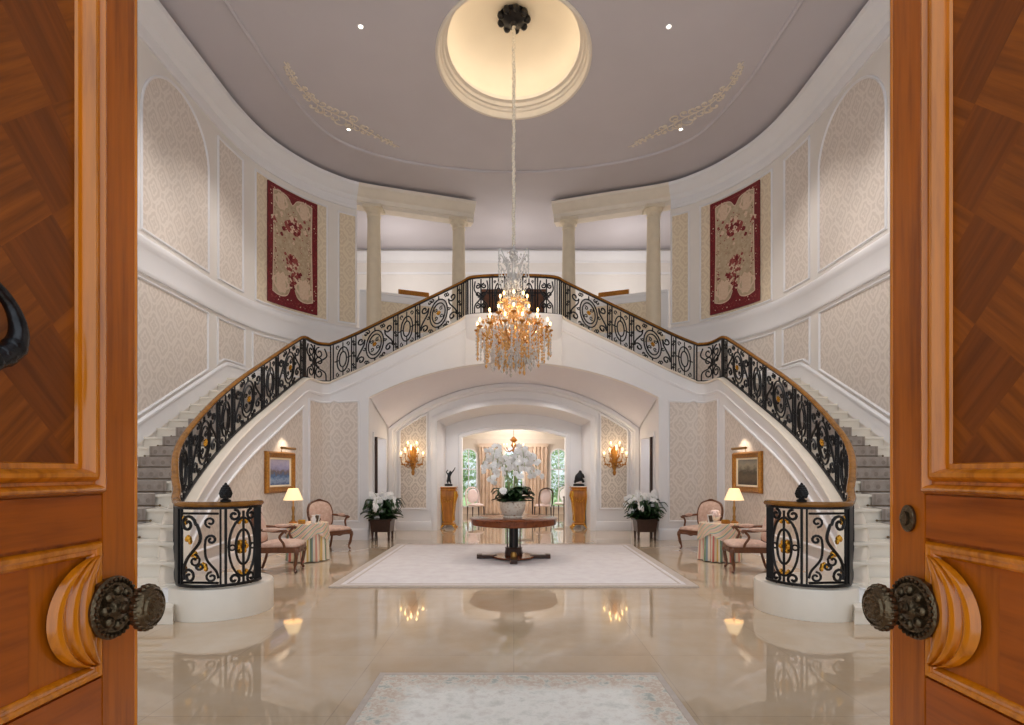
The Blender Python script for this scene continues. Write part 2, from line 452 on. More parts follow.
def panel(parent, sg, s0, s1, zb, zt, mat, P=WP, mould=None, n=None, arch=False, base=.004, prof=FRAME_PROF):
    """papered field with a moulded frame on the wall P; zb, zt functions of s"""
    fn = wmap(sg, P); n = n or max(6, int((s1 - s0) / .12)); b = MB()
    rad = (s1 - s0) / 2
    def top(s):
        z = zt(s)
        if arch: z += math.sqrt(max(0, rad * rad - (s - (s0 + s1) / 2) ** 2))
        return z
    ss = [s0 + (s1 - s0) * (.5 - .5 * math.cos(PI * i / n) if arch else i / n) for i in range(n + 1)]
    rows = 5
    for i in range(n):
        for j in range(rows):
            q = []
            for (a, c) in ((i, j), (i + 1, j), (i + 1, j + 1), (i, j + 1)):
                s = ss[a]; z = lerp(zb(s), top(s), c / rows); q.append(b.v(fn(s, z, base), (s, z)))
            b.f(q)
    o = b.build('damask_panel', mat, parent, smooth=True)
    if mould is not None:
        path = [(s, zb(s)) for s in ss] + [(s, top(s)) for s in ss[::-1]]
        if arch: path = [(s, zb(s)) for s in (s0, s1)] + [(s, top(s)) for s in ss[::-1]]
        path = subdiv(path, .15)
        # remove doubles
        pp = []
        for p in path:
            if not pp or math.hypot(p[0] - pp[-1][0], p[1] - pp[-1][1]) > 1e-4: pp.append(p)
        m = MB(); m.sweep(pp, [(-a, c) for a, c in prof], True, fn); m.build('panel_moulding', mould, parent)
    return o

# ------------------------------------------------------------------ floor, ceiling, dome
b = MB(); b.box(-8, 8, -1.2, 22.6, -.12, 0); struct(b.build('floor', M['floor'], smooth=False))
DY = 10.86; DR = 1.46; DS = 1.155
def ceil_pt(a, t):
    ca, sa = math.cos(a), math.sin(a)
    k = min((8 / abs(ca)) if abs(ca) > 1e-6 else 1e9, ((20.4 - DY) / sa) if sa > 1e-6 else 1e9, ((DY + 1.0) / -sa) if sa < -1e-6 else 1e9)
    return (lerp(DR * ca, k * ca, t), DY + lerp(DR * sa * DS, k * sa, t), ZC)
NA = 192
angs = [2 * PI * i / NA for i in range(NA)]
for cx, cy in ((8, 20.4 - DY), (-8, 20.4 - DY), (-8, -DY - 1.0), (8, -DY - 1.0)):
    a = math.atan2(cy, cx) % (2 * PI); i = min(range(NA), key=lambda k: abs(angs[k] - a)); angs[i] = a
b = MB()
for i in range(NA):
    q = []
    a0, a1 = angs[i], angs[(i + 1) % NA]
    for j in range(3):
        q = [b.v(ceil_pt(a0, j / 3)), b.v(ceil_pt(a1, j / 3)), b.v(ceil_pt(a1, (j + 1) / 3)), b.v(ceil_pt(a0, (j + 1) / 3))]; b.f(q)
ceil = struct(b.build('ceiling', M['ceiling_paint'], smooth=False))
b = MB()
b.lathe([(1.53, ZC + .02), (1.53, ZC - .02), (1.50, ZC - .035), (1.47, ZC - .03), (1.455, ZC + .02), (1.45, ZC + .09), (1.42, ZC + .11), (1.41, ZC + .16), (1.37, ZC + .17),
         (1.36, ZC + .24), (1.30, ZC + .26), (1.30, ZC + .32), (1.38, ZC + .33), (1.38, ZC + .40)], (0, DY, 0), 96, cap=False, sy=DS)
o = struct(b.build('trim_1', M['stone_trim'], angle=30))
b = MB()
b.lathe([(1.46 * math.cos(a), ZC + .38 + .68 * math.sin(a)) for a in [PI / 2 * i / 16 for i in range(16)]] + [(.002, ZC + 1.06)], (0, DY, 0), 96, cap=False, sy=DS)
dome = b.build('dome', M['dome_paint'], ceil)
# inset line of the ceiling
INS = crom([(5.0, .5), (5.0, 4), (4.99, 8), (4.95, 10.2), (4.82, 11.9), (4.28, 13.45), (2.65, 14.42), (0, 14.87), (-2.65, 14.42), (-4.28, 13.45), (-4.82, 11.9), (-4.95, 10.2), (-4.99, 8), (-5.0, 4), (-5.0, .5)], 10)
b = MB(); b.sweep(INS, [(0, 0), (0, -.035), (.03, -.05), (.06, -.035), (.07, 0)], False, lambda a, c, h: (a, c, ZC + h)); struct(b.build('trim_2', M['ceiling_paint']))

# plaster garlands
def garland(sg):
    P = crom([(4.53, 10.85), (4.50, 11.5), (4.30, 12.15), (3.88, 12.6), (3.35, 13.23), (2.85, 13.7)], 14); b = MB(); rnd = random.Random(3)
    N = len(P)
    for i in range(1, N - 1, 2):
        x, y = P[i]; t = i / N; w = .07 + .20 * math.exp(-((t - .52) / .2) ** 2)
        d = math.atan2(P[i + 1][1] - y, P[i + 1][0] - x)
        for k in (-1, 1):
            if rnd.random() < .25: continue
            a0 = d + k * (PI / 2 + rnd.uniform(-.6, .6)); q = w * rnd.uniform(.35, .75)
            sp = spiral(x + math.cos(a0) * q * 1.1, y + math.sin(a0) * q * 1.1, q, a0 + PI, k * rnd.uniform(.7, 1.3), 10)
            b.tube([(sg * p[0], p[1], ZC - .01) for p in sp], [.006 + .012 * math.sin(PI * (j + .5) / 11) for j in range(11)], 5)
            if rnd.random() < .5: b.ball((sg * (x + math.cos(a0) * q * 1.3), y + math.sin(a0) * q * 1.3, ZC - .008), rnd.uniform(.02, .045), 6, 4, sz=.6)
    b.tube([(sg * p[0], p[1], ZC - .008) for p in P], .012, 6)
    return b
for sg, w in ((-1, 'left'), (1, 'right')):
    o = garland(sg).build('ceiling_garland', M['relief'])
    tag(o, 'plaster garland of scrolls and flowers in relief on the ceiling above the %s staircase' % w, 'garland', 'plaster garlands on the ceiling')
for i, (x, y) in enumerate([(-2.78, 10.0), (2.82, 10.0), (-3.9, 13.0), (3.95, 13.0)]):
    wl = ['left of the dome', 'right of the dome', 'beside the left plaster garland', 'beside the right plaster garland'][i]
    t = thing('ceiling_downlight', 'small recessed lit ceiling spotlight ' + wl, 'ceiling light', (x, y, ZC), 0, 'recessed ceiling spotlights')
    b = MB(); b.lathe([(.035, -.002), (.055, -.012), (.06, 0)], n=16, cap=False); b.build('trim_ring', M['white_paint'], t)
    b = MB(); b.lathe([(.001, -.004), (.036, -.004)], n=16, cap=False); b.build('lens', M['down_lens'], t)

# ------------------------------------------------------------------ side walls
ST_Y0 = 5.78; ST_DY = .3336; ST_H = .1835
def stair_z(y): return max(0.0, min(ZL, (y - ST_Y0 + ST_DY) / ST_DY * ST_H))
CORNICE = [(0, 8.98), (.04, 8.98), (.05, 9.06), (.03, 9.08), (.03, 9.22), (.08, 9.26), (.10, 9.32), (.20, 9.38), (.24, 9.46), (.32, 9.52), (.34, 9.60), (.30, 9.62), (0, 9.62)]
BAND = [(0, 5.00), (.04, 5.00), (.055, 5.03), (.05, 5.07), (.05, 5.40), (.065, 5.43), (.085, 5.50), (.095, 5.56), (.08, 5.60), (.03, 5.64), (0, 5.66)]
for sg, side in ((-1, 'left'), (1, 'right')):
    sl = 'wall_' + side
    b = MB()
    n = 150; ss = [WP.L * i / n for i in range(n + 1)]; fn = wmap(sg)
    up = [s for s in ss if s <= S_PIL]
    def strip(a, z0, z1):
        for s0, s1 in zip(a, a[1:]):
            b.f([b.v(fn(s0, z0, 0)), b.v(fn(s1, z0, 0)), b.v(fn(s1, z1, 0)), b.v(fn(s0, z1, 0))])
    strip(up, 0, 5.3); strip([s for s in ss if s >= S_PIL - .1], 3.3, 5.6); strip(up, 5.3, ZC)
    # reveal at the end of the panelled wall
    p, t, nn = WP.frame(S_PIL)
    q = [(sg * (p[0] + nn[0] * 0), p[1], z) for z in (5.3, ZC)]; q2 = [(sg * (p[0] + .0 - nn[0] * .3), p[1] - nn[1] * .3, z) for z in (5.3, ZC)]
    b.f([b.v(q[0]), b.v(q2[0]), b.v(q2[1]), b.v(q[1])])
    wall = struct(b.build(sl, M['plaster']))
    # upper panels
    flat = lambda z: (lambda s: z)
    E = dict(P0=(s_ray(600), s_ray(395)), P1=(s_ray(374), s_ray(305)), P2=(s_ray(296.5), s_ray(270.5)), P3=(s_ray(259), s_ray(186)), P4=(s_ray(176), s_ray(157)))
    panel(wall, sg, E['P1'][0], E['P1'][1], flat(5.74), flat(7.82), M['damask'], mould=M['white_paint'], n=28, arch=True)
    panel(wall, sg, E['P0'][0], E['P0'][1], flat(5.74), flat(8.82), M['damask'], mould=M['white_paint'])
    panel(wall, sg, E['P2'][0], E['P2'][1], flat(5.74), flat(8.82), M['damask'], mould=M['white_paint'])
    panel(wall, sg, E['P3'][0], E['P3'][1], flat(5.70), flat(8.84), M['damask_warm'], mould=M['white_paint'])
    panel(wall, sg, E['P4'][0], E['P4'][1], flat(5.74), flat(8.82), M['damask_warm'], mould=M['white_paint'])
    # lower panels above the stair skirting
    def low(s):
        p = WP.at(s); return stair_z(p[1] + .0) + (.42 if p[1] < 12.1 else .38)
    for (u0, u1) in ((378, 306), (297, 269), (262, 180)):
        a, c = s_ray(u0), s_ray(u1)
        if u0 == 378: a = s_ray(520)
        panel(wall, sg, a, c, low, flat(4.93), M['damask'], mould=M['white_paint'])
    # skirting that climbs with the treads
    m = MB(); P = [(WP.at(s)[0], WP.at(s)[1]) for s in ss if s <= S_PIL]
    m.sweep(P, [(0, -.06), (.03, -.06), (.03, .24), (.05, .26), (.05, .30), (.02, .33), (0, .33)], False, lambda a, c, h: (sg * a, c, h), [stair_z(p[1]) + (.03 if p[1] > ST_Y0 else 0) for p in P])
    m.build('skirting', M['white_paint'], wall)
    m = MB(); P = [(WP.at(s)[0], WP.at(s)[1]) for s in ss if s <= S_PIL]
    m.sweep(P, CORNICE, False, lambda a, c, h: (sg * a, c, h)); m.build('cornice', M['white_paint'], wall)
    m = MB(); P = [(WP.at(s)[0], WP.at(s)[1]) for s in ss]
    m.sweep(P, BAND, False, lambda a, c, h: (sg * a, c, h)); m.build('string_course', M['white_paint'], wall)
    # entablature over the two columns
    m = MB(); P = [(WP.at(s)[0], WP.at(s)[1]) for s in ss if s >= S_PIL - .05]
    ent = [(-.28, 9.10), (.04, 9.10), (.04, 9.2), (.07, 9.22), (.07, 9.24), (.08, 9.26), (.10, 9.32), (.20, 9.38), (.24, 9.46), (.32, 9.52), (.34, 9.60), (.30, 9.62), (-.28, 9.62)]
    P = [p for p in P if p[0] > 1.26] + [(1.22, 16.57)]
    m.sweep(P, ent, False, lambda a, c, h: (sg * a, c, h)); struct(m.build('trim_%d' % (3 if sg < 0 else 4), M['stone_trim']))
    # columns
    for (cx, cy, wl) in ((3.97, 15.62, 'outer'), (1.64, 16.40, 'inner')):
        t = thing('column', 'cream round column with plain capital, %s one of the %s pair on the upper gallery' % (wl, side), 'column', (sg * cx, cy, 5.30), 0, 'columns on the upper gallery')
        m = MB(); m.box(-.26, .26, -.26, .26, 0, .12); m.lathe([(.26, .12), (.27, .16), (.26, .2), (.23, .23), (.24, .27), (.22, .30)], n=32); m.build('column_base', M['column_stone'], t)
        m = MB(); m.lathe([(.205, .30), (.205, 1.4), (.198, 2.2), (.185, 3.0), (.178, 3.52)], n=32); m.build('shaft', M['column_stone'], t)
        m = MB(); m.lathe([(.178, 3.50), (.20, 3.52), (.20, 3.56), (.18, 3.58), (.18, 3.64), (.22, 3.67), (.25, 3.72)], n=32); m.box(-.26, .26, -.26, .26, 3.72, 3.80); m.build('capital', M['column_stone'], t)

    # tapestry
    ts0, ts1 = s_ray(247), s_ray(197.5); zt0, zt1 = 5.80, 8.76; fnw = wmap(sg); W = ts1 - ts0; H = zt1 - zt0
    def T(u, w, c): return fnw(ts0 + u * W, zt0 + w * H, c)
    m = MB()
    m.grid(lambda u, w: T(u, w, .045), 10, 2, m=0)
    for e in ((0, 0, 1, 0), (1, 0, 1, 1), (1, 1, 0, 1), (0, 1, 0, 0)):
        for k in range(10):
            a = (lerp(e[0], e[2], k / 10), lerp(e[1], e[3], k / 10)); c = (lerp(e[0], e[2], (k + 1) / 10), lerp(e[1], e[3], (k + 1) / 10))
            m.f([m.v(T(*a, .045)), m.v(T(*c, .045)), m.v(T(*c, .01)), m.v(T(*a, .01))], 0)
    def field(inset, c, mi):
        pts = []
        N = 40
        x0, x1 = .115 + inset, .885 - inset; y0 = .135 + inset * .5; y1 = .925 - inset * .5
        def yb(u): return y0 + .05 * abs(math.sin(2 * PI * (u - .5))) * -1 + (.09 * math.exp(-((u - .5) / .06) ** 2))
        def yt(u): return y1 + .03 * abs(math.sin(2 * PI * (u - .5))) - .04 * math.exp(-((u - .5) / .06) ** 2)
        for i in range(N):
            u0 = lerp(x0, x1, i / N); u1 = lerp(x0, x1, (i + 1) / N)
            for j in range(6):
                q = []
                for (u, jj) in ((u0, j), (u1, j), (u1, j + 1), (u0, j + 1)):
                    w = lerp(yb(u), yt(u), jj / 6); w_e = min(1, min(u - x0, x1 - u) / .05)
                    uu = u + (.012 * math.sin(w * 40) * (1 if u < .5 else -1) * (1 - w_e))
                    q.append(m.v(T(uu, w, c)))
                m.f(q, mi)
    field(-.02, .0475, 2); field(0, .050, 1)
    def blob(u, w, r, mi, c=.053, n=9):
        idx = [m.v(T(u + r * math.cos(2 * PI * k / n) * (1 + .2 * math.sin(5 * k)), w + r * W / H * math.sin(2 * PI * k / n) * (1 + .2 * math.cos(3 * k)), c)) for k in range(n)]
        m.f(idx, mi)
    rnd = random.Random(11)
    for k in range(100):
        a = rnd.uniform(0, 2 * PI); rr = abs(rnd.gauss(0, .12)); blob(.5 + rr * math.cos(a) * 1.4, .70 + rr * .5 * math.sin(a), rnd.uniform(.012, .042), rnd.choice((3, 3, 2, 0, 2)), .053 + k * 2e-5)
    for k in range(130):
        w = rnd.uniform(.17, .46); sp = .03 + .22 * max(0, .34 - abs(w - .2)); blob(.5 + rnd.gauss(0, sp), w, rnd.uniform(.012, .035), rnd.choice((3, 3, 2, 0)), .053 + k * 2e-5)
    for cx in (.27, .73):
        for r, mi in ((.17, 2), (.13, 1), (.09, 2), (.05, 1)): blob(cx, .19, r, mi, .056 - r * .01, 18)
        for r, mi in ((.14, 2), (.10, 1)): blob(cx, .88, r, mi, .056 - r * .01, 18)
    for k in range(150):          # festoons down the sides of the field
        w = rnd.uniform(.16, .92); sd = rnd.choice((-1, 1)); u = .5 + sd * (.335 + .02 * math.sin(w * 40) + rnd.gauss(0, .018)); blob(u, w, rnd.uniform(.006, .016), rnd.choice((3, 2, 2, 0)), .0532 + k * 1e-5, 6)
    for k in range(60):
        a = rnd.uniform(0, 2 * PI); blob(.5 + .22 * math.cos(a) * rnd.uniform(.7, 1), .52 + .34 * math.sin(a) * rnd.uniform(.8, 1), rnd.uniform(.005, .012), rnd.choice((3, 2)), .0535 + k * 1e-5, 6)
    for k in range(150):
        e = rnd.random()
        if k % 2: u, w = rnd.choice((.05, .95)) + .02 * math.sin(k * 1.3), .04 + .92 * (k / 150)
        else: u, w = .06 + .88 * (k / 150), (.045 + .02 * math.sin(k * 1.1)) if k % 4 else .965
        blob(u, w, rnd.uniform(.007, .014), rnd.choice((3, 3, 3, 2)), .054 + k * 1e-5, 7)
    tp = m.build('wall_tapestry', [M['tap_red'], M['tap_field'], M['tap_pink'], M['tap_flower']], smooth=False, recalc=False)
    tag(tp, 'tall red bordered floral tapestry hanging on the curved wall above the %s staircase' % side, 'tapestry', 'tapestries on the curved wall')

# ------------------------------------------------------------------ upper gallery behind the columns
b = MB()
poly = [(x, y) for x, y in [(WP.at(WP.L * i / 60)[0], WP.at(WP.L * i / 60)[1]) for i in range(61)] if x < 4.9]
top = [(x, y - .02) for x, y in poly] + [(1.08, 12.95)] + [(-1.08, 12.95)] + [(-x, y - .02) for x, y in poly[::-1]] + [(-8, 15.0), (-8, 20.3), (8, 20.3), (8, 15.0)]
b.poly_prism(top, lambda a, c, h: (a, c, h), ZU - .25, ZU); b.build('gallery_floor', M['stone_trim'], None, False)
struct(bpy.data.objects['gallery_floor'])
b = MB(); b.box(-8, 8, 20.0, 20.2, ZU, ZC); wb = struct(b.build('wall_back', M['plaster'], smooth=False))
m = MB(); m.poly_prism([(0, 9.2), (.03, 9.2), (.03, 9.28), (.10, 9.36), (.16, 9.52), (.16, 9.58), (0, 9.58)], lambda a, c, h: (h, 20.0 - a, c), -8, 8)
m.build('cornice', M['white_paint'], wb)
m = MB(); m.box(-8, 8, 19.96, 20.0, 8.78, 8.86); m.build('picture_rail', M['white_paint'], wb)
for sg in (-1, 1):
    b = MB(); b.box(min(sg * 7.0, sg * 7.2), max(sg * 7.0, sg * 7.2), 14.9, 20.1, ZU, ZC); struct(b.build('wall_gallery_%s' % ('left' if sg < 0 else 'right'), M['plaster'], smooth=False))
    # low panelled wall behind the columns
    side = 'left' if sg < 0 else 'right'
    PW = Path([(4.7, 16.7), (2.2, 17.7)]); fn = wmap(sg, PW)
    b = MB(); b.hexa([fn(s, z, c) for z in (ZU, 7.04) for c in (0, .16) for s in (0, PW.L)]);
    w = struct(b.build('wall_parapet_%s' % side, M['white_paint'], smooth=False))
    b = MB(); b.hexa([fn(s, z, c) for z in (7.02, 7.09) for c in (-.04, .20) for s in (-.02, PW.L + .02)]); b.build('coping', M['white_paint'], w, False)
    PW2 = Path([(4.7 - .16 * .37, 16.7 - .16 * .93), (2.2 - .16 * .37, 17.7 - .16 * .93)])
    panel(w, sg, .3, PW2.L - .3, lambda s: 5.5, lambda s: 6.86, M['damask_warm'], P=PW2, mould=M['white_paint'], n=8)
    # gilded picture light on the parapet
    t = thing('picture_light', 'long gilded picture light glowing on the low panelled wall behind the %s columns' % side, 'light', (0, 0, 0), 0, 'gilded lights on the gallery parapet')
    m = MB(); s0, s1 = 1.18, 2.12
    m.hexa([fn(s, 7.09 + z, c) for z, c in ((0, .0), (0, .2), (.2, .02), (.16, .16)) for s in (s0, s1)]); m.build('gilded_housing', M['gilt'], t, False)
    m = MB(); m.hexa([fn(s, z, c) for z in (7.10, 7.17) for c in (.03, .15) for s in (s1, s1 + .09)]); m.build('lit_end', M['shade_lit'], t, False)
# chest on the upper landing
t = thing('console_chest', 'dark wooden chest with two doors standing on the upper landing behind the balustrade', 'chest', (.0, 14.15, ZU))
m = MB(); m.box(-.78, .78, -.25, .25, .14, .86); m.build('carcass', M['dark_wood'], t, False)
m = MB(); m.box(-.84, .84, -.29, .29, .86, .92); m.build('top', M['walnut'], t, False)
for x in (-.39, .39):
    m = MB(); m.box(x - .35, x + .35, -.275, -.25, .2, .8); d = m.build('door', M['walnut'], t, False)
    m = MB(); m.ball((x - .3 * (1 if x > 0 else -1), -.29, .5), .02); m.build('knob', M['brass'], d)
for x in (-.72, .72):
    for y in (-.2, .2):
        m = MB(); m.lathe([(.035, 0), (.05, .14)], (x, y, 0), 10); m.build('leg', M['dark_wood'], t)
# ------------------------------------------------------------------ staircases (right-hand flight tabulated; left mirrors it)
NR = .43; NCX, NCY = 3.355, 6.31
arc = [(NCX + NR * math.cos(math.radians(a)), NCY + NR * math.sin(math.radians(a)), .345) for a in range(175, 326, 5)]
fl = crom([(arc[-1][0], arc[-1][1], .345), (3.86, 6.28, .40), (3.98, 6.5, .49), (4.2, 6.82, .67), (4.48, 7.3, .94), (4.68, 7.87, 1.26), (4.83, 8.86, 1.83), (4.87, 9.8, 2.36), (4.80, 10.8, 2.92), (4.71, 11.87, 3.52), (4.65, 12.2, 3.69),
           (4.62, 12.5, 3.70), (4.55, 12.82, 3.70), (4.36, 13.01, 3.72)], 8)[1:] + \
     crom([(4.36, 13.01, 3.72), (4.1, 13.05, 3.83), (3.6, 13.05, 4.05), (2.4, 13.05, 4.64), (1.3, 13.05, 5.17), (1.10, 13.02, 5.27)], 8)[1:]
ARC_L = Path(arc).L
RP = Path(arc + fl)
CUT = 3.42
def arch_z(x): 
    R = 7.46; return 4.19 - (R - math.sqrt(R * R - x * x))
S_FL = ARC_L
S_LAND = RP.find(lambda p: p[1] >= 12.2 and p[2] > 3.5)
S_TURN = RP.find(lambda p: p[1] >= 13.0 and p[2] > 3.5)
S_ARCH = RP.find(lambda p: p[0] <= CUT and p[2] > 3.6)
def inner_x(y):           # inner edge of the treads
    best = None
    for i in range(len(RP.P) - 1):
        a, c = RP.P[i], RP.P[i + 1]
        if RP.S[i] >= ARC_L - 1e-6 and a[1] <= y <= c[1] and c[2] <= 3.72: return lerp(a[0], c[0], (y - a[1]) / max(1e-9, c[1] - a[1]))
    return lerp(3.52, arc[-1][0], max(0, min(1, (y - 5.7) / (arc[-1][1] - 5.7)))) if y < 6.3 else 4.65

def build_stair(sg):
    side = 'left' if sg < 0 else 'right'
    t = thing('staircase', 'curving white stone staircase rising along the %s wall to the half landing and upper floor' % side, 'staircase', (0, 0, 0), 0, 'sweeping staircases')
    # string wall under the railing
    b = MB(); n = 150; s_a = ARC_L * .97
    ss = sorted([lerp(s_a, RP.L, i / n) for i in range(n + 1)] + [S_ARCH - .001, S_ARCH + .001])
    rings = []
    for s in ss:
        p, tt, nn = RP.frame(s); z1 = p[2]; z0 = 0.0
        if s > S_ARCH and p[2] > 3.6: z0 = arch_z(min(CUT, abs(p[0])))
        R = .10; Lf = -.14
        rings.append([b.v((sg * (p[0] + nn[0] * o), p[1] + nn[1] * o, z)) for o, z in ((R, z0), (R, z1 - .02), (Lf, z1 - .02), (Lf, z0))])
    for A, B in zip(rings, rings[1:]):
        for k in range(4): b.f((A[k], A[(k + 1) % 4], B[(k + 1) % 4], B[k]))
    b.f(rings[0]); b.f(rings[-1][::-1])
    b.build('string_wall', M['white_paint'], t)
    # stone cap and moulded string
    m = MB(); P = [RP.at(s) for s in ss if s >= ARC_L * .98]; 
    m.sweep([(p[0], p[1]) for p in P], [(-.18, -.05), (.15, -.05), (.17, -.02), (.15, .0), (-.16, .0)], False, lambda a, c, h: (sg * a, c, h), [p[2] for p in P]); m.build('string_cap', M['stone_trim'], t)
    m = MB(); P = [RP.at(s) for s in ss if s >= ARC_L * 1.02]
    m.sweep([(p[0], p[1]) for p in P], [(.10, -.34), (.13, -.34), (.14, -.29), (.12, -.27), (.12, -.06), (.10, -.06)], False, lambda a, c, h: (sg * a, c, h), [p[2] for p in P]); m.build('string_moulding', M['white_paint'], t)
    # drum under the newel
    m = MB(); m.lathe([(.555, 0), (.555, .315), (.545, .335), (.525, .343), (.01, .343)], (sg * 3.40, 6.405, 0), 64); m.build('newel_plinth', M['step_marble'], t)
    # steps of the first flight
    for k in range(1, 21):
        y0 = ST_Y0 + (k - 1) * ST_DY; y1 = y0 + ST_DY + (.03 if k < 20 else 3.2); z = k * ST_H
        m = MB(); N = 5
        def xi(y): return (inner_x(y) + .02) if y < 12.2 else (4.66 if y < 12.6 else 4.4)
        if k < 20:
            ys = [lerp(y0, y1, i / N) for i in range(N + 1)]
            poly = [(xi(y), y) for y in ys] + [(6.37, y1), (6.37, y0)]
            nos = [(xi(y0 - .04), y0 - .04)] + [(xi(y), y) for y in ys] + [(6.37, y1), (6.37, y0 - .04)]
        else:
            poly = [(4.67, y0), (4.66, 12.5), (4.58, 12.85), (4.36, 13.08), (4.1, 13.12), (4.1, 15.9), (6.37, 15.9), (6.37, y0)]
            nos = [(4.67, y0 - .04)] + poly[1:-1] + [(6.37, y0 - .04)]
        m.poly_prism(poly, lambda a, c, h: (sg * a, c, h), max(0, z - .45), z - .035)
        m.poly_prism(nos, lambda a, c, h: (sg * a, c, h), z - .035, z)
        m.build('step' if k < 20 else 'half_landing', M['step_marble'], t, False)
    # second flight
    for k in range(1, 10):
        x1 = 4.10 - (k - 1) * .325; x0 = x1 - .325 if k < 9 else 1.1; z = ZL + k * .18
        m = MB(); m.box(min(sg * x0, sg * x1), max(sg * x0, sg * x1), 13.12, 15.0, z - .4, z - .035)
        m.box(min(sg * x0, sg * (x1 + .025)), max(sg * x0, sg * (x1 + .025)), 13.12, 15.0, z - .035, z)
        m.build('step', M['step_marble'], t, False)
    # papered panels under the flight
    fnp = wmap(sg, RP)
    off = .105
    sA0 = RP.find(lambda p: p[1] >= 12.2 and p[2] > 3.5); sA1 = RP.find(lambda p: p[0] <= 3.63 and p[2] > 3.5)
    panel(t, sg, sA0, sA1, lambda s: .42, lambda s: RP.at(s)[2] - .46 - (.0 if RP.at(s)[2] < 3.8 else (RP.at(s)[2] - 3.72) * .9), M['damask'], P=RP, mould=M['white_paint'], base=off, prof=[(a, c + .10) for a, c in FRAME_PROF])
    sB0 = RP.find(lambda p: p[1] >= 7.6); sB1 = RP.find(lambda p: p[1] >= 12.02)
    panel(t, sg, sB0, sB1, lambda s: .42, lambda s: max(.46, RP.at(s)[2] - .55), M['damask'], P=RP, mould=M['white_paint'], base=off, prof=[(a, c + .10) for a, c in FRAME_PROF])
    m = MB(); P = [RP.at(s) for s in ss if s >= ARC_L * 1.3 and RP.at(s)[0] > CUT + .01 or (RP.at(s)[2] < 3.0 and s >= ARC_L * 1.3)]
    m.sweep([(p[0], p[1]) for p in P], [(.10, 0), (.13, 0), (.13, .22), (.12, .25), (.10, .27)], False, lambda a, c, h: (sg * a, c, h)); m.build('skirting', M['white_paint'], t)
    # runner carpet
    rt = thing('stair_runner', 'taupe patterned carpet runner laid on the %s staircase' % side, 'carpet', (0, 0, 0), 0, 'stair carpets')
    m = MB(); mm = MB()
    for k in range(2, 20):
        y0 = ST_Y0 + (k - 1) * ST_DY - .04; y1 = y0 + ST_DY; z = k * ST_H
        RT = [(5.7, 4.62), (6.4, 4.70), (7.11, 4.88), (7.45, 4.96), (7.78, 5.05), (8.11, 5.10), (9.2, 5.22), (12.2, 5.02)]; a0, a1 = interp(RT, y0), interp(RT, y1); w = .80
        f = lambda x, y, h: m.v((sg * x, y, h))
        e = .008
        # riser and tread
        m.f([f(a0, y0 - e, z - ST_H), f(a0 + w, y0 - e, z - ST_H), f(a0 + w, y0 - e, z + e), f(a0, y0 - e, z + e)])
        m.f([f(a0, y0 - e, z + e), f(a0 + w, y0 - e, z + e), f(a1 + w, y1 - e, z + e), f(a1, y1 - e, z + e)])
        g = lambda x, y, h: mm.v((sg * x, y, h))
        for q in range(5):
            x = a0 + .1 + q * .15; pts = [(x + .035 * math.cos(2 * PI * i / 8), z - .085 + .035 * math.sin(2 * PI * i / 8)) for i in range(8)]
            mm.f([g(px, y0 - e - .004, pz) for px, pz in pts])
        for xx in (a0 + .02, a0 + w - .05):
            mm.f([g(xx, y0 - e - .004, z - ST_H), g(xx + .03, y0 - e - .004, z - ST_H), g(xx + .03, y0 - e - .004, z), g(xx, y0 - e - .004, z)])
    m.build('carpet', M['runner'], rt, False); mm.build('woven_border', M['runner_motif'], rt, False)['kind'] = 'stuff'
    for k in range(2, 20):
        y0 = ST_Y0 + (k - 1) * ST_DY - .04; z = (k - 1) * ST_H + .03; a0 = interp(RT, y0) - .07
        m = MB(); m.tube([(sg * a0, y0 - .02, z), (sg * (a0 + .94), y0 - .02, z)], .006, 6)
        for x in (a0, a0 + .94): m.ball((sg * x, y0 - .02, z), .017, 8, 6)
        m.build('stair_rod', M['old_brass'], rt)
    return t
for sg in (-1, 1): build_stair(sg)

# ------------------------------------------------------------------ ironwork
RAIL_H = .90; RB = .03
class Rail:
    """coordinates along the railing: s along the plan, t up from the base, c towards the hall"""
    def __init__(s, path, sg): s.path = path; s.sg = sg
    def p(s, d, t, c=0.0):
        q, tt, nn = s.path.frame(d); return (s.sg * (q[0] + nn[0] * c), q[1] + nn[1] * c, q[2] + t)
TH = 1.6
def curve(b, R, s0, pts, r=.012, n=5, m=0, c=0.0):
    b.tube([R.p(s0 + x, y, c) for x, y in pts], r * TH, n, m=m)
def bar(R, s, parent, name='baluster', r=.017, t0=RB, t1=RAIL_H - .03):
    b = MB(); b.tube([R.p(s, t0), R.p(s, t1)], r, 4); return b.build(name, M['iron'], parent)
def flower(R, s, t, r, parent, name='gold_rosette', c=.02):
    b = MB(); 
    for k in range(6):
        a = 2 * PI * k / 6; x, y = .6 * r * math.cos(a), .6 * r * math.sin(a)
        b.ball(R.p(s + x, t + y, c), r * .42, 6, 4)
    b.ball(R.p(s, t, c + .012), r * .34, 6, 4)
    return b.build(name, M['gold'], parent)
def scroll_c(x0, yt, yb, w, r, bulge):
    """C scroll: curl at the top, belly out to the side, curl at the bottom; w = +1 or -1 for the side of the belly"""
    top = spiral(x0, yt, r, PI / 2 if True else 0, .95 * w * 1.0, 12)
    a = [(x0 + w * 0, yt + r)]
    up = [(x0 - 0 * w, yt)] 
    t1 = spiral(x0, yt, r, PI / 2, w * 1.15, 12)[::-1]
    t2 = spiral(x0, yb, r, -PI / 2, -w * 1.15, 12)
    mid = [(x0 - w * r * .75, yt + r * .55), (x0 - w * r * 1.0, yt), (x0 - w * (r - 0), yt - r)]
    return t1, t2
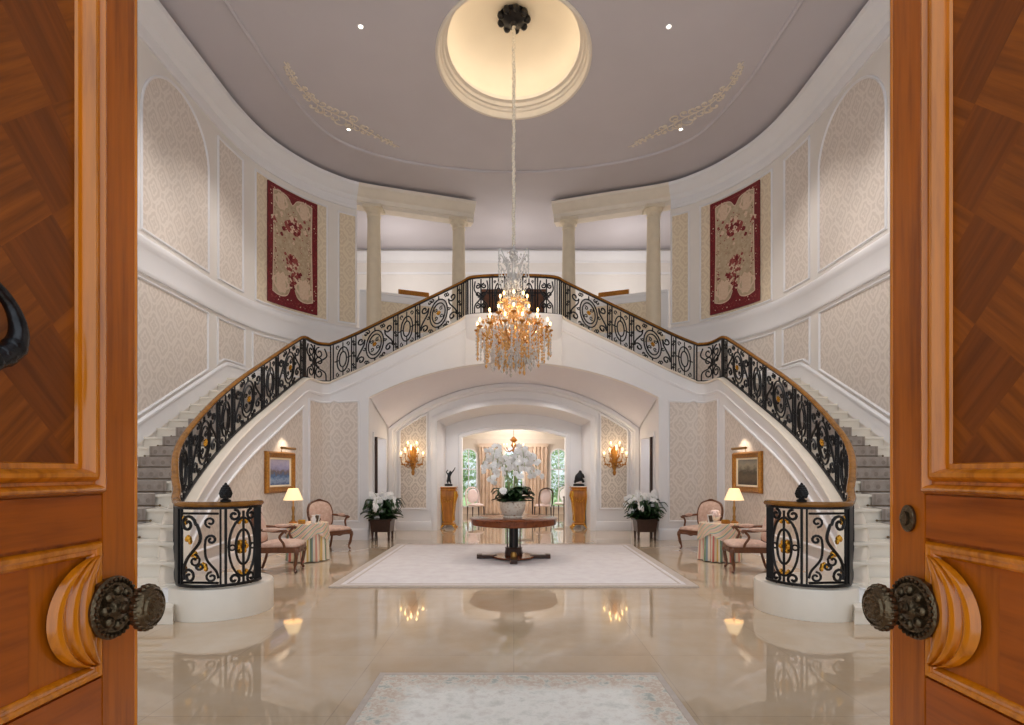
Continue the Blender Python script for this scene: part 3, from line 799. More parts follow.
def wide_panel(R, s0, w, h, parent):
    b = MB(); y0 = RB + .02; cx = w / 2; cy = RB + h / 2
    rx, ry = min(.21, w * .24), h * .40
    for k in (1.0, .74):
        curve(b, R, s0, [(cx + rx * k * math.cos(2 * PI * i / 22), cy + ry * k * math.sin(2 * PI * i / 22)) for i in range(23)], .011)
    for sd in (-1, 1):
        X = lambda x: cx + sd * (cx - x)          # x measured from the panel's left edge for sd = -1
        g = cx - rx
        r1 = min(.10, g * .42); xc = g * .46
        top = spiral(0, 0, r1, 0, -1.15, 12); 
        # S scroll: top curl opens outwards, bottom curl opens inwards
        T = [(xc + p[0], y0 + h * .76 + p[1]) for p in top][::-1]
        B = [(xc - p[0], y0 + h * .20 - p[1]) for p in top]
        body = crom([T[-1], (xc + r1 * .8, y0 + h * .62), (xc, y0 + h * .48), (xc - r1 * .8, y0 + h * .34), B[0]], 5)
        P = T + body + B
        if sd == -1: P = [(cx - (cx - x), y) for x, y in P]
        else: P = [(w - x, y) for x, y in P]
        curve(b, R, s0, P, .012)
        for (yy, fl_) in ((.90, 1), (.07, -1)):
            q = spiral(g * .95, y0 + h * yy, r1 * .5, PI * .5 * fl_, fl_ * -1.0, 9)
            curve(b, R, s0, [(x if sd == -1 else w - x, y) for x, y in q], .009)
        q = spiral(g * .86, y0 + h * .48, r1 * .45, PI, 1.0, 9); curve(b, R, s0, [(x if sd == -1 else w - x, y) for x, y in q], .009)
    for k in range(4):          # little curls inside the ring
        a = PI / 4 + k * PI / 2; curve(b, R, s0, spiral(cx + rx * .42 * math.cos(a), cy + ry * .42 * math.sin(a), rx * .24, a, 1.1, 8), .008)
    for sd in (-1, 1):
        for tt in (-1, 1): curve(b, R, s0, spiral(cx + sd * rx * .75, cy + tt * (ry + h * .045), .045, -sd * PI / 2, 1.0 * tt * sd, 9), .009)
    for y in (cy + ry, cy - ry):
        e = RB + h if y > cy else RB
        curve(b, R, s0, [(cx, y), (cx, e)], .011)
    o = b.build('scroll_panel', M['iron'], parent)
    flower(R, s0 + cx, cy, .055, o)
    return o
def oval_panel(R, s0, w, h, parent):
    b = MB(); cx = w / 2; cy = RB + h / 2
    for k, q in ((1.0, 1.0), (.6, .62)):
        curve(b, R, s0, [(cx + w * .36 * k * math.cos(2 * PI * i / 20), cy + h * .36 * q * math.sin(2 * PI * i / 20)) for i in range(21)], .011)
    for sgn in (1, -1):
        curve(b, R, s0, [(cx, cy + sgn * h * .22), (cx, cy + sgn * h * .5)], .009)
        curve(b, R, s0, [(cx + sgn * w * .21, cy), (cx + sgn * w * .5, cy)], .009)
        for sd in (-1, 1):
            q = spiral(cx + sd * w * .30, cy + sgn * h * .41, w * .13, -sgn * PI / 2, sd * sgn * 1.0, 9); curve(b, R, s0, q, .008)
    return b.build('oval_panel', M['iron'], parent)
def corner_panel(R, s0, w, h, parent):
    b = MB(); cx = w / 2
    for sd in (-1, 1):
        for (yy, fl_) in ((.80, 1), (.56, -1), (.22, 1)):
            q = spiral(cx + sd * w * .2, RB + h * yy, w * .17, PI * .5 * fl_, sd * fl_ * 1.2, 12); curve(b, R, s0, q, .011)
        curve(b, R, s0, crom([(cx + sd * w * .37, RB + h * .95), (cx + sd * w * .42, RB + h * .7), (cx + sd * w * .06, RB + h * .45), (cx + sd * w * .38, RB + h * .25), (cx + sd * w * .42, RB)], 5), .011)
    curve(b, R, s0, [(cx, RB), (cx, RB + h)], .011)
    return b.build('scroll_panel', M['iron'], parent)

def handrail(R, s0, s1, parent, n, ext=0):
    m = MB(); P = [R.path.at(lerp(s0, s1, i / n)) for i in range(n + 1)]
    prof = [(.045 * math.cos(a), RAIL_H + .005 + .032 * math.sin(a)) for a in [2 * PI * k / 10 for k in range(10)]]
    m.sweep([(p[0], p[1]) for p in P], prof, False, lambda a, c, h: (R.sg * a, c, h), [p[2] for p in P]); m.build('handrail', M['rail_wood'], parent)
    for nm, z, hh, ww in (('under_rail', RAIL_H - .035, .012, .02), ('bottom_rail', RB, .014, .02)):
        m = MB(); m.sweep([(p[0], p[1]) for p in P], [(-ww, z - hh), (ww, z - hh), (ww, z + hh), (-ww, z + hh)], False, lambda a, c, h: (R.sg * a, c, h), [p[2] for p in P]); m.build(nm, M['iron'], parent)

def fill(R, s0, s1, parent, start='oval'):
    """repeats: oval, double bars, wide, double bars"""
    h = RAIL_H - .05 - RB - .02; s = s0; unit = .40 + .14 + .90 + .14
    k = max(1, round((s1 - s0) / unit)); f = (s1 - s0) / (k * unit)
    for i in range(k):
        seq = [('o', .40), ('b', .14), ('w', .90), ('b', .14)]
        for typ, w in seq:
            w *= f
            if typ == 'o': oval_panel(R, s, w, h, parent)
            elif typ == 'w': wide_panel(R, s, w, h, parent)
            else:
                bar(R, s + w * .12, parent); bar(R, s + w * .88, parent)
                b = MB()
                for yy in (.16, .5, .84):
                    for sd in (-1, 1): curve(b, R, s, spiral(w / 2, RB + h * yy + sd * .035, .034, sd * PI / 2, 1.1, 8), .008)
                curve(b, R, s, [(w / 2, RB), (w / 2, RB + h)], .007); b.build('bar_scrolls', M['iron'], parent)
            s += w

def build_railing(sg):
    side = 'left' if sg < 0 else 'right'
    t = thing('stair_railing', 'black wrought iron scroll railing with polished wooden handrail along the %s staircase' % side, 'railing', (0, 0, 0), 0, 'staircase railings')
    R = Rail(RP, sg)
    handrail(R, .0, RP.L, t, 190)
    h = RAIL_H - .05 - RB - .02
    # newel panels round the drum
    sp = .46
    for s_, r_ in ((.02, .02), (.09, .014), (sp, .016), (sp + .05, .012), (ARC_L - .16, .018), (ARC_L - .10, .030), (ARC_L - .04, .024), (ARC_L + .03, .024), (ARC_L + .08, .022), (ARC_L + .13, .022), (.055, .018), (.12, .012)):
        bar(R, s_, t, 'newel_post', r_)
    global TH
    TH = 1.35
    o = None
    b = MB(); cx, cy = .275, RB + h * .5
    for rx, ry in ((.155, h * .40), (.085, h * .24)):
        curve(b, R, 0, [(cx + rx * math.cos(2 * PI * i / 26), cy + ry * math.sin(2 * PI * i / 26)) for i in range(27)], .0105, 6)
    curve(b, R, 0, [(cx, RB), (cx, RB + h)], .010, 6)
    for sd in (-1, 1):
        for yy, f_ in ((.94, 1), (.07, -1)):
            curve(b, R, 0, spiral(cx + sd * .1, RB + h * yy, .065, f_ * PI / 2, sd * f_ * 1.2, 12), .012, 6)
        curve(b, R, 0, [(cx + sd * (.12 + .03 * math.cos(a)), cy + .03 * math.sin(a)) for a in [2 * PI * k / 10 for k in range(11)]], .008, 5)
    o = b.build('oval_panel', M['iron'], t)
    flower(R, cx, cy, .085, o, c=.03)
    for yy in (.80, .20):
        m = MB()
        for k in range(5):
            a = PI / 2 + (k - 2) * .5; y_ = RB + h * yy; m.ball(R.p(cx + .05 * math.cos(a), y_ + .07 * math.sin(a) * (1 if yy > .5 else -1), .02), .03, 6, 4)
        m.build('gold_leaf', M['gold'], o)
    # S scroll panel
    b = MB(); s0 = sp + .07; w = ARC_L - .16 - s0
    P = spiral(w * .62 + .06, RB + h * .83, .10, PI, -1.35, 18)[::-1]
    P = P + crom([P[-1], (w * .47, RB + h * .80), (w * .42, RB + h * .60), (w * .78, RB + h * .36), (w * .90, RB + h * .2), (w * .86, RB + h * .08)], 6)[1:]
    curve(b, R, s0, P, .0125, 6)
    curve(b, R, s0, spiral(w * .72, RB + h * .13, .085, 0, 1.3, 16), .0115, 6)
    P = spiral(w * .16, RB + h * .62, .055, 0, 1.25, 14)[::-1]; P = P + crom([P[-1], (w * .30, RB + h * .52), (w * .26, RB + h * .36), (w * .05, RB + h * .20), (w * .0, RB + h * .10)], 6)[1:]
    curve(b, R, s0, P, .0105, 6)
    for (a, c, r, q, tn) in ((.18, .86, .06, -PI / 2, 1.2), (.15, .12, .06, PI / 2, -1.2), (.56, .34, .07, PI / 2, 1.2), (.42, .27, .045, 0, -1.1)):
        curve(b, R, s0, spiral(w * a, RB + h * c, r, q, tn, 12), .0095, 6)
    curve(b, R, s0, [(0, RB + h * .97), (w, RB + h * .97)], .010); curve(b, R, s0, [(0, RB + .03), (w, RB + .03)], .010)
    o = b.build('scroll_panel', M['iron'], t)
    for (a, c) in ((.80, .60), (.62, .40), (.36, .24), (.97, .86), (.99, .20)):
        m = MB()
        for k in range(4):
            an = .6 + k * .9; m.ball(R.p(s0 + w * a + .028 * math.cos(an), RB + h * c + .035 * math.sin(an), .022), .026, 6, 4, sz=1.3)
        m.build('gold_leaf', M['gold'], o)
    TH = 1.6
    # finial on the rail
    p = R.p(sp, RAIL_H + .03); fz = MB()
    fz.lathe([(.05, 0), (.055, .02), (.03, .035), (.03, .05), (.055, .06)], p, 14)
    for r_ in range(5):
        z = .07 + r_ * .022; rr = (.055, .062, .055, .04, .022)[r_]
        for k in range(8):
            a = 2 * PI * (k + .5 * (r_ % 2)) / 8; fz.ball((p[0] + rr * .72 * math.cos(a), p[1] + rr * .72 * math.sin(a), p[2] + z), .026, 6, 4, sz=1.2)
    fz.ball((p[0], p[1], p[2] + .18), .02, 6, 5, sz=1.6)
    fz.build('pinecone_finial', M['iron'], t)
    # flights
    s1 = S_LAND - .02; fill(R, ARC_L + .18, s1, t)
    bar(R, S_LAND, t); bar(R, S_LAND + .06, t)
    s2 = S_TURN + .10
    corner_panel(R, S_LAND + .08, s2 - S_LAND - .18, h, t)
    bar(R, s2 - .06, t); bar(R, s2, t)
    fill(R, s2 + .03, RP.L - .12, t)
    bar(R, RP.L - .09, t); bar(R, RP.L - .03, t)
for sg in (-1, 1): build_railing(sg)

# landing balustrade and the bowed landing
bow = crom([(1.10, 13.02, 5.27), (1.01, 12.95, 5.28), (.82, 12.88, 5.28), (.45, 12.82, 5.28), (0, 12.80, 5.28), (-.45, 12.82, 5.28), (-.82, 12.88, 5.28), (-1.01, 12.95, 5.28), (-1.10, 13.02, 5.27)], 8)
BP = Path(bow); R = Rail(BP, 1)
t = thing('landing_railing', 'black wrought iron balustrade bowing out over the central arch behind the big chandelier', 'railing')
handrail(R, 0, BP.L, t, 50); h = RAIL_H - .05 - RB - .02
for s_ in (.02, .10, .16): bar(R, s_, t, 'baluster', .02 if s_ < .05 else .014); bar(R, BP.L - s_, t, 'baluster', .02 if s_ < .05 else .014)
L = BP.L - .36; s = .18
for typ, w in (('c', .2), ('b', .05), ('o', .13), ('b', .05), ('w', .14 + .0), ('b', .05), ('o', .13), ('b', .05), ('c', .2)):
    w *= L
    if typ == 'c': corner_panel(R, s, w, h, t)
    elif typ == 'o': oval_panel(R, s, w, h, t)
    elif typ == 'w': oval_panel(R, s, w, h, t)
    else: bar(R, s + w * .2, t); bar(R, s + w * .8, t)
    s += w

# central wall over the arch
b = MB(); n = 40; xs = [lerp(-1.16, 1.16, i / n) for i in range(n + 1)]
for y in (12.95, 13.20):
    for x0, x1 in zip(xs, xs[1:]):
        b.f([b.v((x0, y, arch_z(x0))), b.v((x1, y, arch_z(x1))), b.v((x1, y, 5.29)), b.v((x0, y, 5.29))])
for x0, x1 in zip(xs, xs[1:]):
    b.f([b.v((x0, 12.95, arch_z(x0))), b.v((x1, 12.95, arch_z(x1))), b.v((x1, 13.2, arch_z(x1))), b.v((x0, 13.2, arch_z(x0)))])
wc = struct(b.build('wall_centre', M['white_paint']))
# bowed apron under the landing
b = MB()
prof = [(1.0, 5.28), (1.04, 5.24), (1.0, 5.20), (.94, 5.18), (.94, 5.08), (.90, 4.98), (.80, 4.86), (.6, 4.76), (.3, 4.70), (0.0, 4.68)]
def bowpt(u, w):
    i = w * (len(prof) - 1); k = min(int(i), len(prof) - 2); f = i - k
    d = lerp(prof[k][0], prof[k + 1][0], f); z = lerp(prof[k][1], prof[k + 1][1], f); p = BP.at(u * BP.L)
    return (p[0] * (1.03 if d > .9 else (.94 + .09 * d / .9)), 13.0 - (13.02 - p[1] + .10) * d, z)
b.grid(bowpt, 40, (len(prof) - 1) * 2); b.build('landing_apron', M['white_paint'], wc)

# ------------------------------------------------------------------ vaulted passage, end wall, recess
Y1, Y2, Y3 = 13.2, 15.1, 16.2
def arc_z(x, hw, spring, crown):
    sgt = crown - spring; Rr = (hw * hw + sgt * sgt) / (2 * sgt); x = max(-hw, min(hw, x)); return crown - (Rr - math.sqrt(max(0, Rr * Rr - x * x)))
A1 = (3.42, 3.36, 4.19); A2 = (3.42, 2.78, 4.02)
RF = (2.10, 3.00, 3.45); RI = (1.53, 2.63, 2.87)
N = 48
b = MB()
b.grid(lambda u, w: (lerp(-3.42, 3.42, u), lerp(Y1 - .05, Y2 + .02, w), lerp(arc_z(lerp(-3.42, 3.42, u), *A1), arc_z(lerp(-3.42, 3.42, u), *A2), w)), N, 8)
struct(b.build('ceiling_vault', M['vault_paint'], angle=60))
# end wall with the recess opening
b = MB(); xs = [lerp(-3.46, 3.46, i / 80) for i in range(81)]
def strips(y, hw, zlow, ztop, x0=-3.46, x1=3.46, n=80):
    xs = sorted(set([lerp(x0, x1, i / n) for i in range(n + 1)] + [-hw, hw]))
    for a, c in zip(xs, xs[1:]):
        mid = (a + c) / 2
        f = (lambda x: zlow(x)) if abs(mid) < hw else (lambda x: 0.0)
        b.f([b.v((a, y, f(a))), b.v((c, y, f(c))), b.v((c, y, ztop)), b.v((a, y, ztop))])
strips(Y2, RF[0], lambda x: arc_z(x, *RF), 4.4)
we = struct(b.build('wall_end', M['white_paint']))
# moulded arch band against the end wall
P = [(x, arc_z(x, *A2)) for x in [lerp(3.42, -3.42, i / 48) for i in range(49)]]
m = MB(); m.sweep([(3.42, 0)] + P + [(-3.42, 0)], [(0, 0), (0, .10), (.10, .10), (.14, .06), (.17, .06), (.2, 0)], False, lambda a, c, h: (a, Y2 - h, c)); m.build('arch_band', M['white_paint'], we)
P = [(x, arc_z(x, *RF)) for x in [lerp(RF[0], -RF[0], i / 40) for i in range(41)]]
m = MB(); m.sweep([(RF[0], 0)] + P + [(-RF[0], 0)], [(0, 0), (0, .05), (-.06, .07), (-.14, .05), (-.17, .02), (-.17, 0)], False, lambda a, c, h: (a, Y2 - h, c)); m.build('recess_architrave', M['white_paint'], we)
for sg in (-1, 1):       # papered panels with the sconces
    x0, x1 = 2.40, 3.10
    b = MB(); n = 10
    def zt(x): return arc_z(x, *A2) - .30
    for i in range(n):
        a, c = lerp(x0, x1, i / n), lerp(x0, x1, (i + 1) / n)
        b.f([b.v((sg * a, Y2 - .012, .62), (a, .62)), b.v((sg * c, Y2 - .012, .62), (c, .62)), b.v((sg * c, Y2 - .012, zt(c)), (c, zt(c))), b.v((sg * a, Y2 - .012, zt(a)), (a, zt(a)))])
    b.build('damask_panel', M['damask_far'], we)
    path = [(x0, .62)] + [(x1, .62)] + [(lerp(x1, x0, i / n), zt(lerp(x1, x0, i / n))) for i in range(n + 1)]
    m = MB(); m.sweep(path, [(-.0, 0), (0, .03), (-.03, .04), (-.06, .02), (-.06, 0)], True, lambda a, c, h: (sg * a, Y2 - .012 - h, c)); m.build('panel_moulding', M['white_paint'], we)
    m = MB(); m.poly_prism([(0, 0), (.04, 0), (.04, .2), (.025, .24), (0, .25)], lambda a, c, h: (sg * h, Y2 - a, c), 2.16, 3.22); m.build('skirting', M['white_paint'], we)
# recess: splayed sides, sloping soffit, back wall with the inner opening
b = MB()
def rec(u, w):
    k = u * 3.0
    def edge(hw, sp, cr):
        if k < 1: return (hw, lerp(0, sp, k))
        if k > 2: return (-hw, lerp(sp, 0, k - 2))
        x = lerp(hw, -hw, k - 1); return (x, arc_z(x, hw, sp, cr))
    A = edge(*RF); B = edge(1.99, 2.95, 3.32); return (lerp(A[0], B[0], w), lerp(Y2, Y3, w), lerp(A[1], B[1], w))
b.grid(rec, 60, 4); struct(b.build('trim_5', M['white_paint']))
b = MB(); strips(Y3, RI[0], lambda x: arc_z(x, *RI), 3.5, -2.05, 2.05, 60); wr = struct(b.build('wall_recess', M['white_paint']))
P = [(x, arc_z(x, *RI)) for x in [lerp(RI[0], -RI[0], i / 40) for i in range(41)]]
m = MB(); m.sweep([(RI[0], 0)] + P + [(-RI[0], 0)], [(-.0, -.35), (0, .03), (-.09, .03), (-.11, 0), (-.11, -.35)], False, lambda a, c, h: (a, Y3 - h, c)); m.build('opening_casing', M['white_paint'], wr)
# passage side walls with doorways
for i, sg in enumerate((-1, 1)):
    side = 'left' if sg < 0 else 'right'
    b = MB(); X = 3.44
    def sb(y0, y1, z0, z1, x0=X, x1=X + .22): b.box(min(sg * x0, sg * x1), max(sg * x0, sg * x1), y0, y1, z0, z1)
    sb(13.2, 13.5, 0, 3.6); sb(14.75, 15.3, 0, 3.6); sb(13.5, 14.75, 2.48, 3.6)
    ws = struct(b.build('wall_passage_' + side, M['white_paint'], smooth=False))
    m = MB(); m.sweep([(13.5, 0), (13.5, 2.48), (14.75, 2.48), (14.75, 0)], [(0, 0), (0, .03), (.1, .03), (.1, 0)], False, lambda a, c, h: (sg * (X - h), a, c)); m.build('door_casing', M['white_paint'], ws, False)
    # open wooden door leaf inside the side room
    d = MB(); d.box(min(sg * 3.35, sg * 4.5), max(sg * 3.35, sg * 4.5), 13.505, 13.56, .01, 2.46)
    do = struct(d.build('door_%d' % (3 + i), M['dark_wood'], smooth=False))
    for z0, z1 in ((.25, 1.05), (1.2, 2.3)):
        m = MB(); m.sweep([(3.6, z0), (4.35, z0), (4.35, z1), (3.6, z1)], [(0, 0), (.0, .015), (.05, .015), (.05, 0)], True, lambda a, c, h: (sg * a, 13.56 + h, c)); m.build('door_panel', M['dark_wood'], do, False)
    m = MB(); m.ball((sg * 3.44, 13.59, 1.05), .03, 10, 8); m.build('door_knob', M['brass'], do)
    # room beyond
    b = MB(); x0, x1 = sorted((sg * 3.66, sg * 6.3)); b.box(x0, x1, 15.3, 15.4, 0, 3.0); xx = sorted((sg * 6.2, sg * 6.3)); b.box(xx[0], xx[1], 13.3, 15.4, 0, 3.0); b.box(x0, x1, 13.3, 15.4, 2.9, 3.0)
    b.box(x0, x1, 13.3, 13.38, 0, 3.0); struct(b.build('wall_side_room_' + side, M['white_paint'], smooth=False))

# ------------------------------------------------------------------ far sitting room
YB = 21.0
b = MB()
wx = [(-1.72, .34), (0.0, .38), (1.72, .34)]
def opening(x):
    for c, hw in wx:
        if abs(x - c) < hw: return c, hw
    return None
xs = sorted(set([lerp(-4, 4, i / 100) for i in range(101)] + [c + k * hw for c, hw in wx for k in (-1, 1)]))
for a, c in zip(xs, xs[1:]):
    o = opening((a + c) / 2)
    if o is None:
        b.f([b.v((a, YB, 0)), b.v((c, YB, 0)), b.v((c, YB, 3.2)), b.v((a, YB, 3.2))])
    else:
        zt = lambda x: 2.2 + math.sqrt(max(0, o[1] ** 2 - (x - o[0]) ** 2)) * .9
        b.f([b.v((a, YB, 0)), b.v((c, YB, 0)), b.v((c, YB, .25)), b.v((a, YB, .25))])
        b.f([b.v((a, YB, zt(a))), b.v((c, YB, zt(c))), b.v((c, YB, 3.2)), b.v((a, YB, 3.2))])
wf = struct(b.build('wall_far', M['damask_far'], smooth=False))
b = MB(); b.box(-4, 4, Y3 + .1, YB, 3.2, 3.3); struct(b.build('ceiling_far', M['plaster'], smooth=False))
for sg in (-1, 1):
    b = MB(); xx = sorted((sg * 4, sg * 4.1)); b.box(xx[0], xx[1], Y3, YB, 0, 3.3); struct(b.build('wall_far_' + ('left' if sg < 0 else 'right'), M['plaster'], smooth=False))
m = MB(); m.poly_prism([(0, 2.86), (.05, 2.86), (.06, 2.94), (.12, 3.0), (.2, 3.14), (.2, 3.2), (0, 3.2)], lambda a, c, h: (h, YB - a, c), -4, 4); m.build('cornice', M['stone_trim'], wf)
for i, (c, hw) in enumerate(wx):
    fr = [(c - hw, .25), (c + hw, .25), (c + hw, 2.2)] + [(c + hw * math.cos(a), 2.2 + hw * .9 * math.sin(a)) for a in [PI * k / 16 for k in range(1, 16)]] + [(c - hw, 2.2)]
    m = MB(); m.sweep(fr, [(0, -.05), (0, .05), (.05, .05), (.05, -.05)], True, lambda a, c_, h: (a, YB - h, c_))
    m.box(c - .015, c + .015, YB - .02, YB + .02, .25, 2.2 + hw * .9); m.box(c - hw, c + hw, YB - .02, YB + .02, 1.68, 1.72)
    w = struct(m.build('window_%d' % (i + 1), M['white_paint']))
    g = MB(); g.poly_prism(fr, lambda a, c_, h: (a, h, c_), YB - .004, YB + .004); g.build('glass_pane', M['glass'], w, False)
# ------------------------------------------------------------------ entrance doors (leaf plane x = -1 / +1, opened towards the hall)
def door(sg):
    side = 'left' if sg < 0 else 'right'
    ya, yb = .44, 1.456
    b = MB(); b.box(*sorted((sg * 1.012, sg * 1.075)), ya, yb, .015, 3.7)
    d = struct(b.build('door_%d' % (1 if sg < 0 else 2), M['oak_v'], smooth=False))
    fx = lambda a, c, h: (sg * (1.0 - h + .012), a, c)      # a = y, c = z, h = height off the leaf
    # stile, hinge stile, rails as thin boards
    def board(name, y0, y1, z0, z1, mat, h=.012):
        m = MB(); e = .002
        m.poly_prism([(y0, z0), (y1, z0), (y1, z1), (y0, z1)], fx, -.0, h - e); return m.build(name, mat, d, False)
    Ym = 1.335                                   # inner edge of the meeting stile
    board('meeting_stile', Ym + .004, yb, .02, 3.69, M['oak_v'], .014)
    board('lock_rail', ya, Ym + .003, 1.44, 1.545, M['oak_h']); board('lower_rail', ya, Ym + .003, .80, 1.10, M['oak_h']); board('top_rail', ya, Ym + .003, 3.5, 3.69, M['oak_h']); board('bottom_rail', ya, Ym + .003, .02, .24, M['oak_h'])
    m = MB(); m.tube([(sg * 1.004, yb, .02), (sg * 1.004, yb, 3.69)], .007, 8); m.build('edge_highlight', M['oak_trim'], d)  # slim bead in paler oak draws the highlight along the free edge
    # upper panel
    m = MB(); m.poly_prism([(ya, 1.62), (1.262, 1.615), (1.262, 3.43), (ya, 3.43)], fx, -.0, .004); m.build('parquet_panel', M['parquet'], d, False)
    bol = [(0, 0), (0, .016), (.007, .029), (.013, .031), (.019, .026), (.023, .014), (.029, .013), (.034, .026), (.041, .035), (.049, .035), (.056, .024), (.060, .011), (.070, .010), (.074, 0)]
    m = MB(); m.sweep([(.30, 1.548), (Ym, 1.548), (Ym, 3.5), (.30, 3.5)], bol, False, fx); m.build('bolection_moulding', M['oak_trim'], d, angle=50)
    # middle panel with the scooped end round the rosette
    zc = 1.268; yc = 1.352; r = .134; dy = Ym - yc
    zt, zb_ = 1.432, 1.104
    pr = [(0, 0), (0, .010), (.006, .018), (.012, .018), (.018, .012), (.026, .014), (.032, .008), (.034, 0)]
    m = MB(); m.sweep([(.30, zb_), (Ym, zb_), (Ym, zt), (.30, zt)], pr, False, fx); m.build('panel_moulding', M['oak_trim'], d, angle=50)
    hp = [(0, 0), (.06, .008), (.14, .015), (.22, .017), (.30, .014), (.36, .005), (.39, .004), (.44, .013), (.52, .020), (.60, .015), (.66, .005), (.69, .004), (.75, .013), (.84, .019), (.92, .014), (1, 0)]
    def crescent(u, w):
        sag = lerp(.030, .160, w); e = math.sin(PI * u)
        return fx(Ym + .004 - sag * e, zc + .134 * math.cos(PI * u), .010 + interp(hp, w) * (.25 + .75 * min(1, e * 1.6)))
    m = MB(); m.grid(crescent, 36, 64); m.build('scooped_moulding', M['oak_trim'], d, angle=60)
    m = MB(); m.poly_prism([(ya, zb_ + .01), (1.14, zb_ + .01), (1.14, zt - .01), (ya, zt - .01)], fx, 0, .005); m.build('middle_panel', M['oak_h'], d, False)
    m = MB(); m.sweep([(.30, .25), (Ym, .25), (Ym, .79), (.30, .79)], bol, False, fx); m.build('bolection_moulding', M['oak_trim'], d, angle=50)
    # knob
    MX = Matrix.Rotation(-sg * PI / 2, 4, 'Y').to_3x3()      # local z -> towards the axis
    k = MB()
    k.lathe([(.072, -.014), (.074, -.004), (.076, 0), (.077, .006), (.071, .012), (.064, .010), (.059, .013), (.052, .012), (.030, .018), (.024, .026), (.016, .03), (.013, .045), (.013, .064)], (sg * .986, 1.350, zc), 36, mat=MX)
    for i in range(30):
        a = 2 * PI * i / 30; k.ball((sg * .973, 1.350 + .068 * math.cos(a), zc + .068 * math.sin(a)), .0058, 6, 4)
    for i in range(8):
        a = 2 * PI * i / 8; k.ball((sg * .972, 1.350 + .042 * math.cos(a), zc + .042 * math.sin(a)), .0135, 8, 5)
    ro = k.build('knob_rosette', M['bronze'], d)
    k = MB(); k.lathe([(.013, .052), (.022, .058), (.040, .066), (.050, .076), (.053, .088), (.050, .098), (.044, .104), (.042, .101), (.036, .103), (.033, .108), (.018, .112), (.001, .113)], (sg * .986, 1.350, zc), 36, mat=MX)
    for i in range(22):
        a = 2 * PI * i / 22; k.ball((sg * (.986 - .086), 1.350 + .0515 * math.cos(a), zc + .0515 * math.sin(a)), .0065, 6, 4, sx=1.8)
    for i in range(9):
        a = 2 * PI * i / 9; k.ball((sg * (.986 - .107), 1.350 + .022 * math.cos(a), zc + .022 * math.sin(a)), .008, 6, 4)
    k.build('door_knob', M['bronze'], d)
    if sg > 0:
        k = MB(); k.lathe([(.034, 0), (.034, .006), (.027, .010), (.018, .010), (.018, .016), (.001, .017)], (.998, 1.388, 1.483), 24, mat=MX, sy=.72); k.build('deadbolt_escutcheon', M['bronze'], d)
    else:
        # heavy curved pull ring on the upper panel
        P = [(-1.0 + .016 + .012 * math.sin(i / 40 * PI), .955 + .125 * math.cos(a), 1.872 + .078 * math.sin(a) * (1.3 if math.sin(a) > 0 else 1)) for i, a in enumerate([PI * .62 - i * (PI * 1.24) / 40 for i in range(41)])]
        k = MB(); k.tube(P, [.010 + .011 * math.exp(-((i - 26) / 9) ** 2) for i in range(41)], 12); 
        for i in (24, 27, 30): k.ball(P[i], .0225, 10, 6)
        k.build('pull_ring', M['dark_pull'], d)
for sg in (-1, 1): door(sg)

# ------------------------------------------------------------------ rugs
b = MB(); b.box(-2.53, 2.53, 7.59, 12.05, .002, .022)
t = thing('area_rug', 'big pale mauve rug under the round pedestal table', 'rug')
b.build('pile', M['rug_plain'], t, False)
m = MB(); m.sweep([(-2.55, 7.57), (2.55, 7.57), (2.55, 12.07), (-2.55, 12.07)], [(0, .002), (0, .026), (.12, .026), (.12, .002)], True); m.build('border', M['rug_border'], t, False)
m = MB(); m.sweep([(-2.36, 7.76), (2.36, 7.76), (2.36, 11.88), (-2.36, 11.88)], [(0, .02), (0, .0245), (.03, .0245), (.03, .02)], True); m.build('guard_stripe', M['rug_border'], t, False)
t = thing('entrance_rug', 'small faded floral rug on the marble just inside the front doors', 'rug')
b = MB(); b.box(-1.02, 1.12, 2.3, 4.30, .002, .018); b.build('pile', M['front_rug'], t, False)
m = MB(); m.sweep([(-1.05, 2.27), (1.15, 2.27), (1.15, 4.33), (-1.05, 4.33)], [(0, .002), (0, .021), (.045, .021), (.045, .002)], True); m.build('border', M['rug_border'], t, False)

# ------------------------------------------------------------------ centre table
t = thing('pedestal_table', 'round mahogany pedestal table standing on the big mauve rug', 'table', (0, 10.06, .024))
m = MB(); m.lathe([(.001, .745), (.79, .745), (.805, .735), (.80, .725), (.78, .72), (.775, .63), (.76, .62), (.001, .62)], n=64); m.build('tabletop', M['table_wood'], t)
m = MB(); m.lathe([(.13, .60), (.13, .62)], n=24); m.lathe([(.085, .12), (.085, .60)], n=24); m.build('column', M['bronze_black'], t)
for k in range(6):
    a = PI / 6 + k * PI / 3; m = MB(); m.lathe([(.012, .14), (.012, .61)], (.135 * math.cos(a), .135 * math.sin(a), 0), 10); m.build('rod', M['dark_wood'], t)
m = MB(); m.lathe([(.155, .05), (.165, .09), (.15, .17), (.16, .20), (.12, .21)], n=24); m.build('collar', M['dark_wood'], t)
m = MB(); m.lathe([(.37, .015), (.385, .03), (.38, .05), (.15, .062)], n=48); m.build('base_plate', M['table_wood'], t)
for k in range(4):
    a = k * PI / 2; m = MB(); m.box(.30, .66, -.055, .055, .0, .062); m.box(.58, .67, -.065, .065, 0, .075); 
    o = m.build('foot', M['dark_wood'], t, False); o.rotation_euler = (0, 0, a)
m = MB(); m.lathe([(.001, .02), (.055, .03), (.06, .09), (.04, .14), (.001, .15)], (0, -.19, 0), 14); m.build('boss', M['brass'], t)

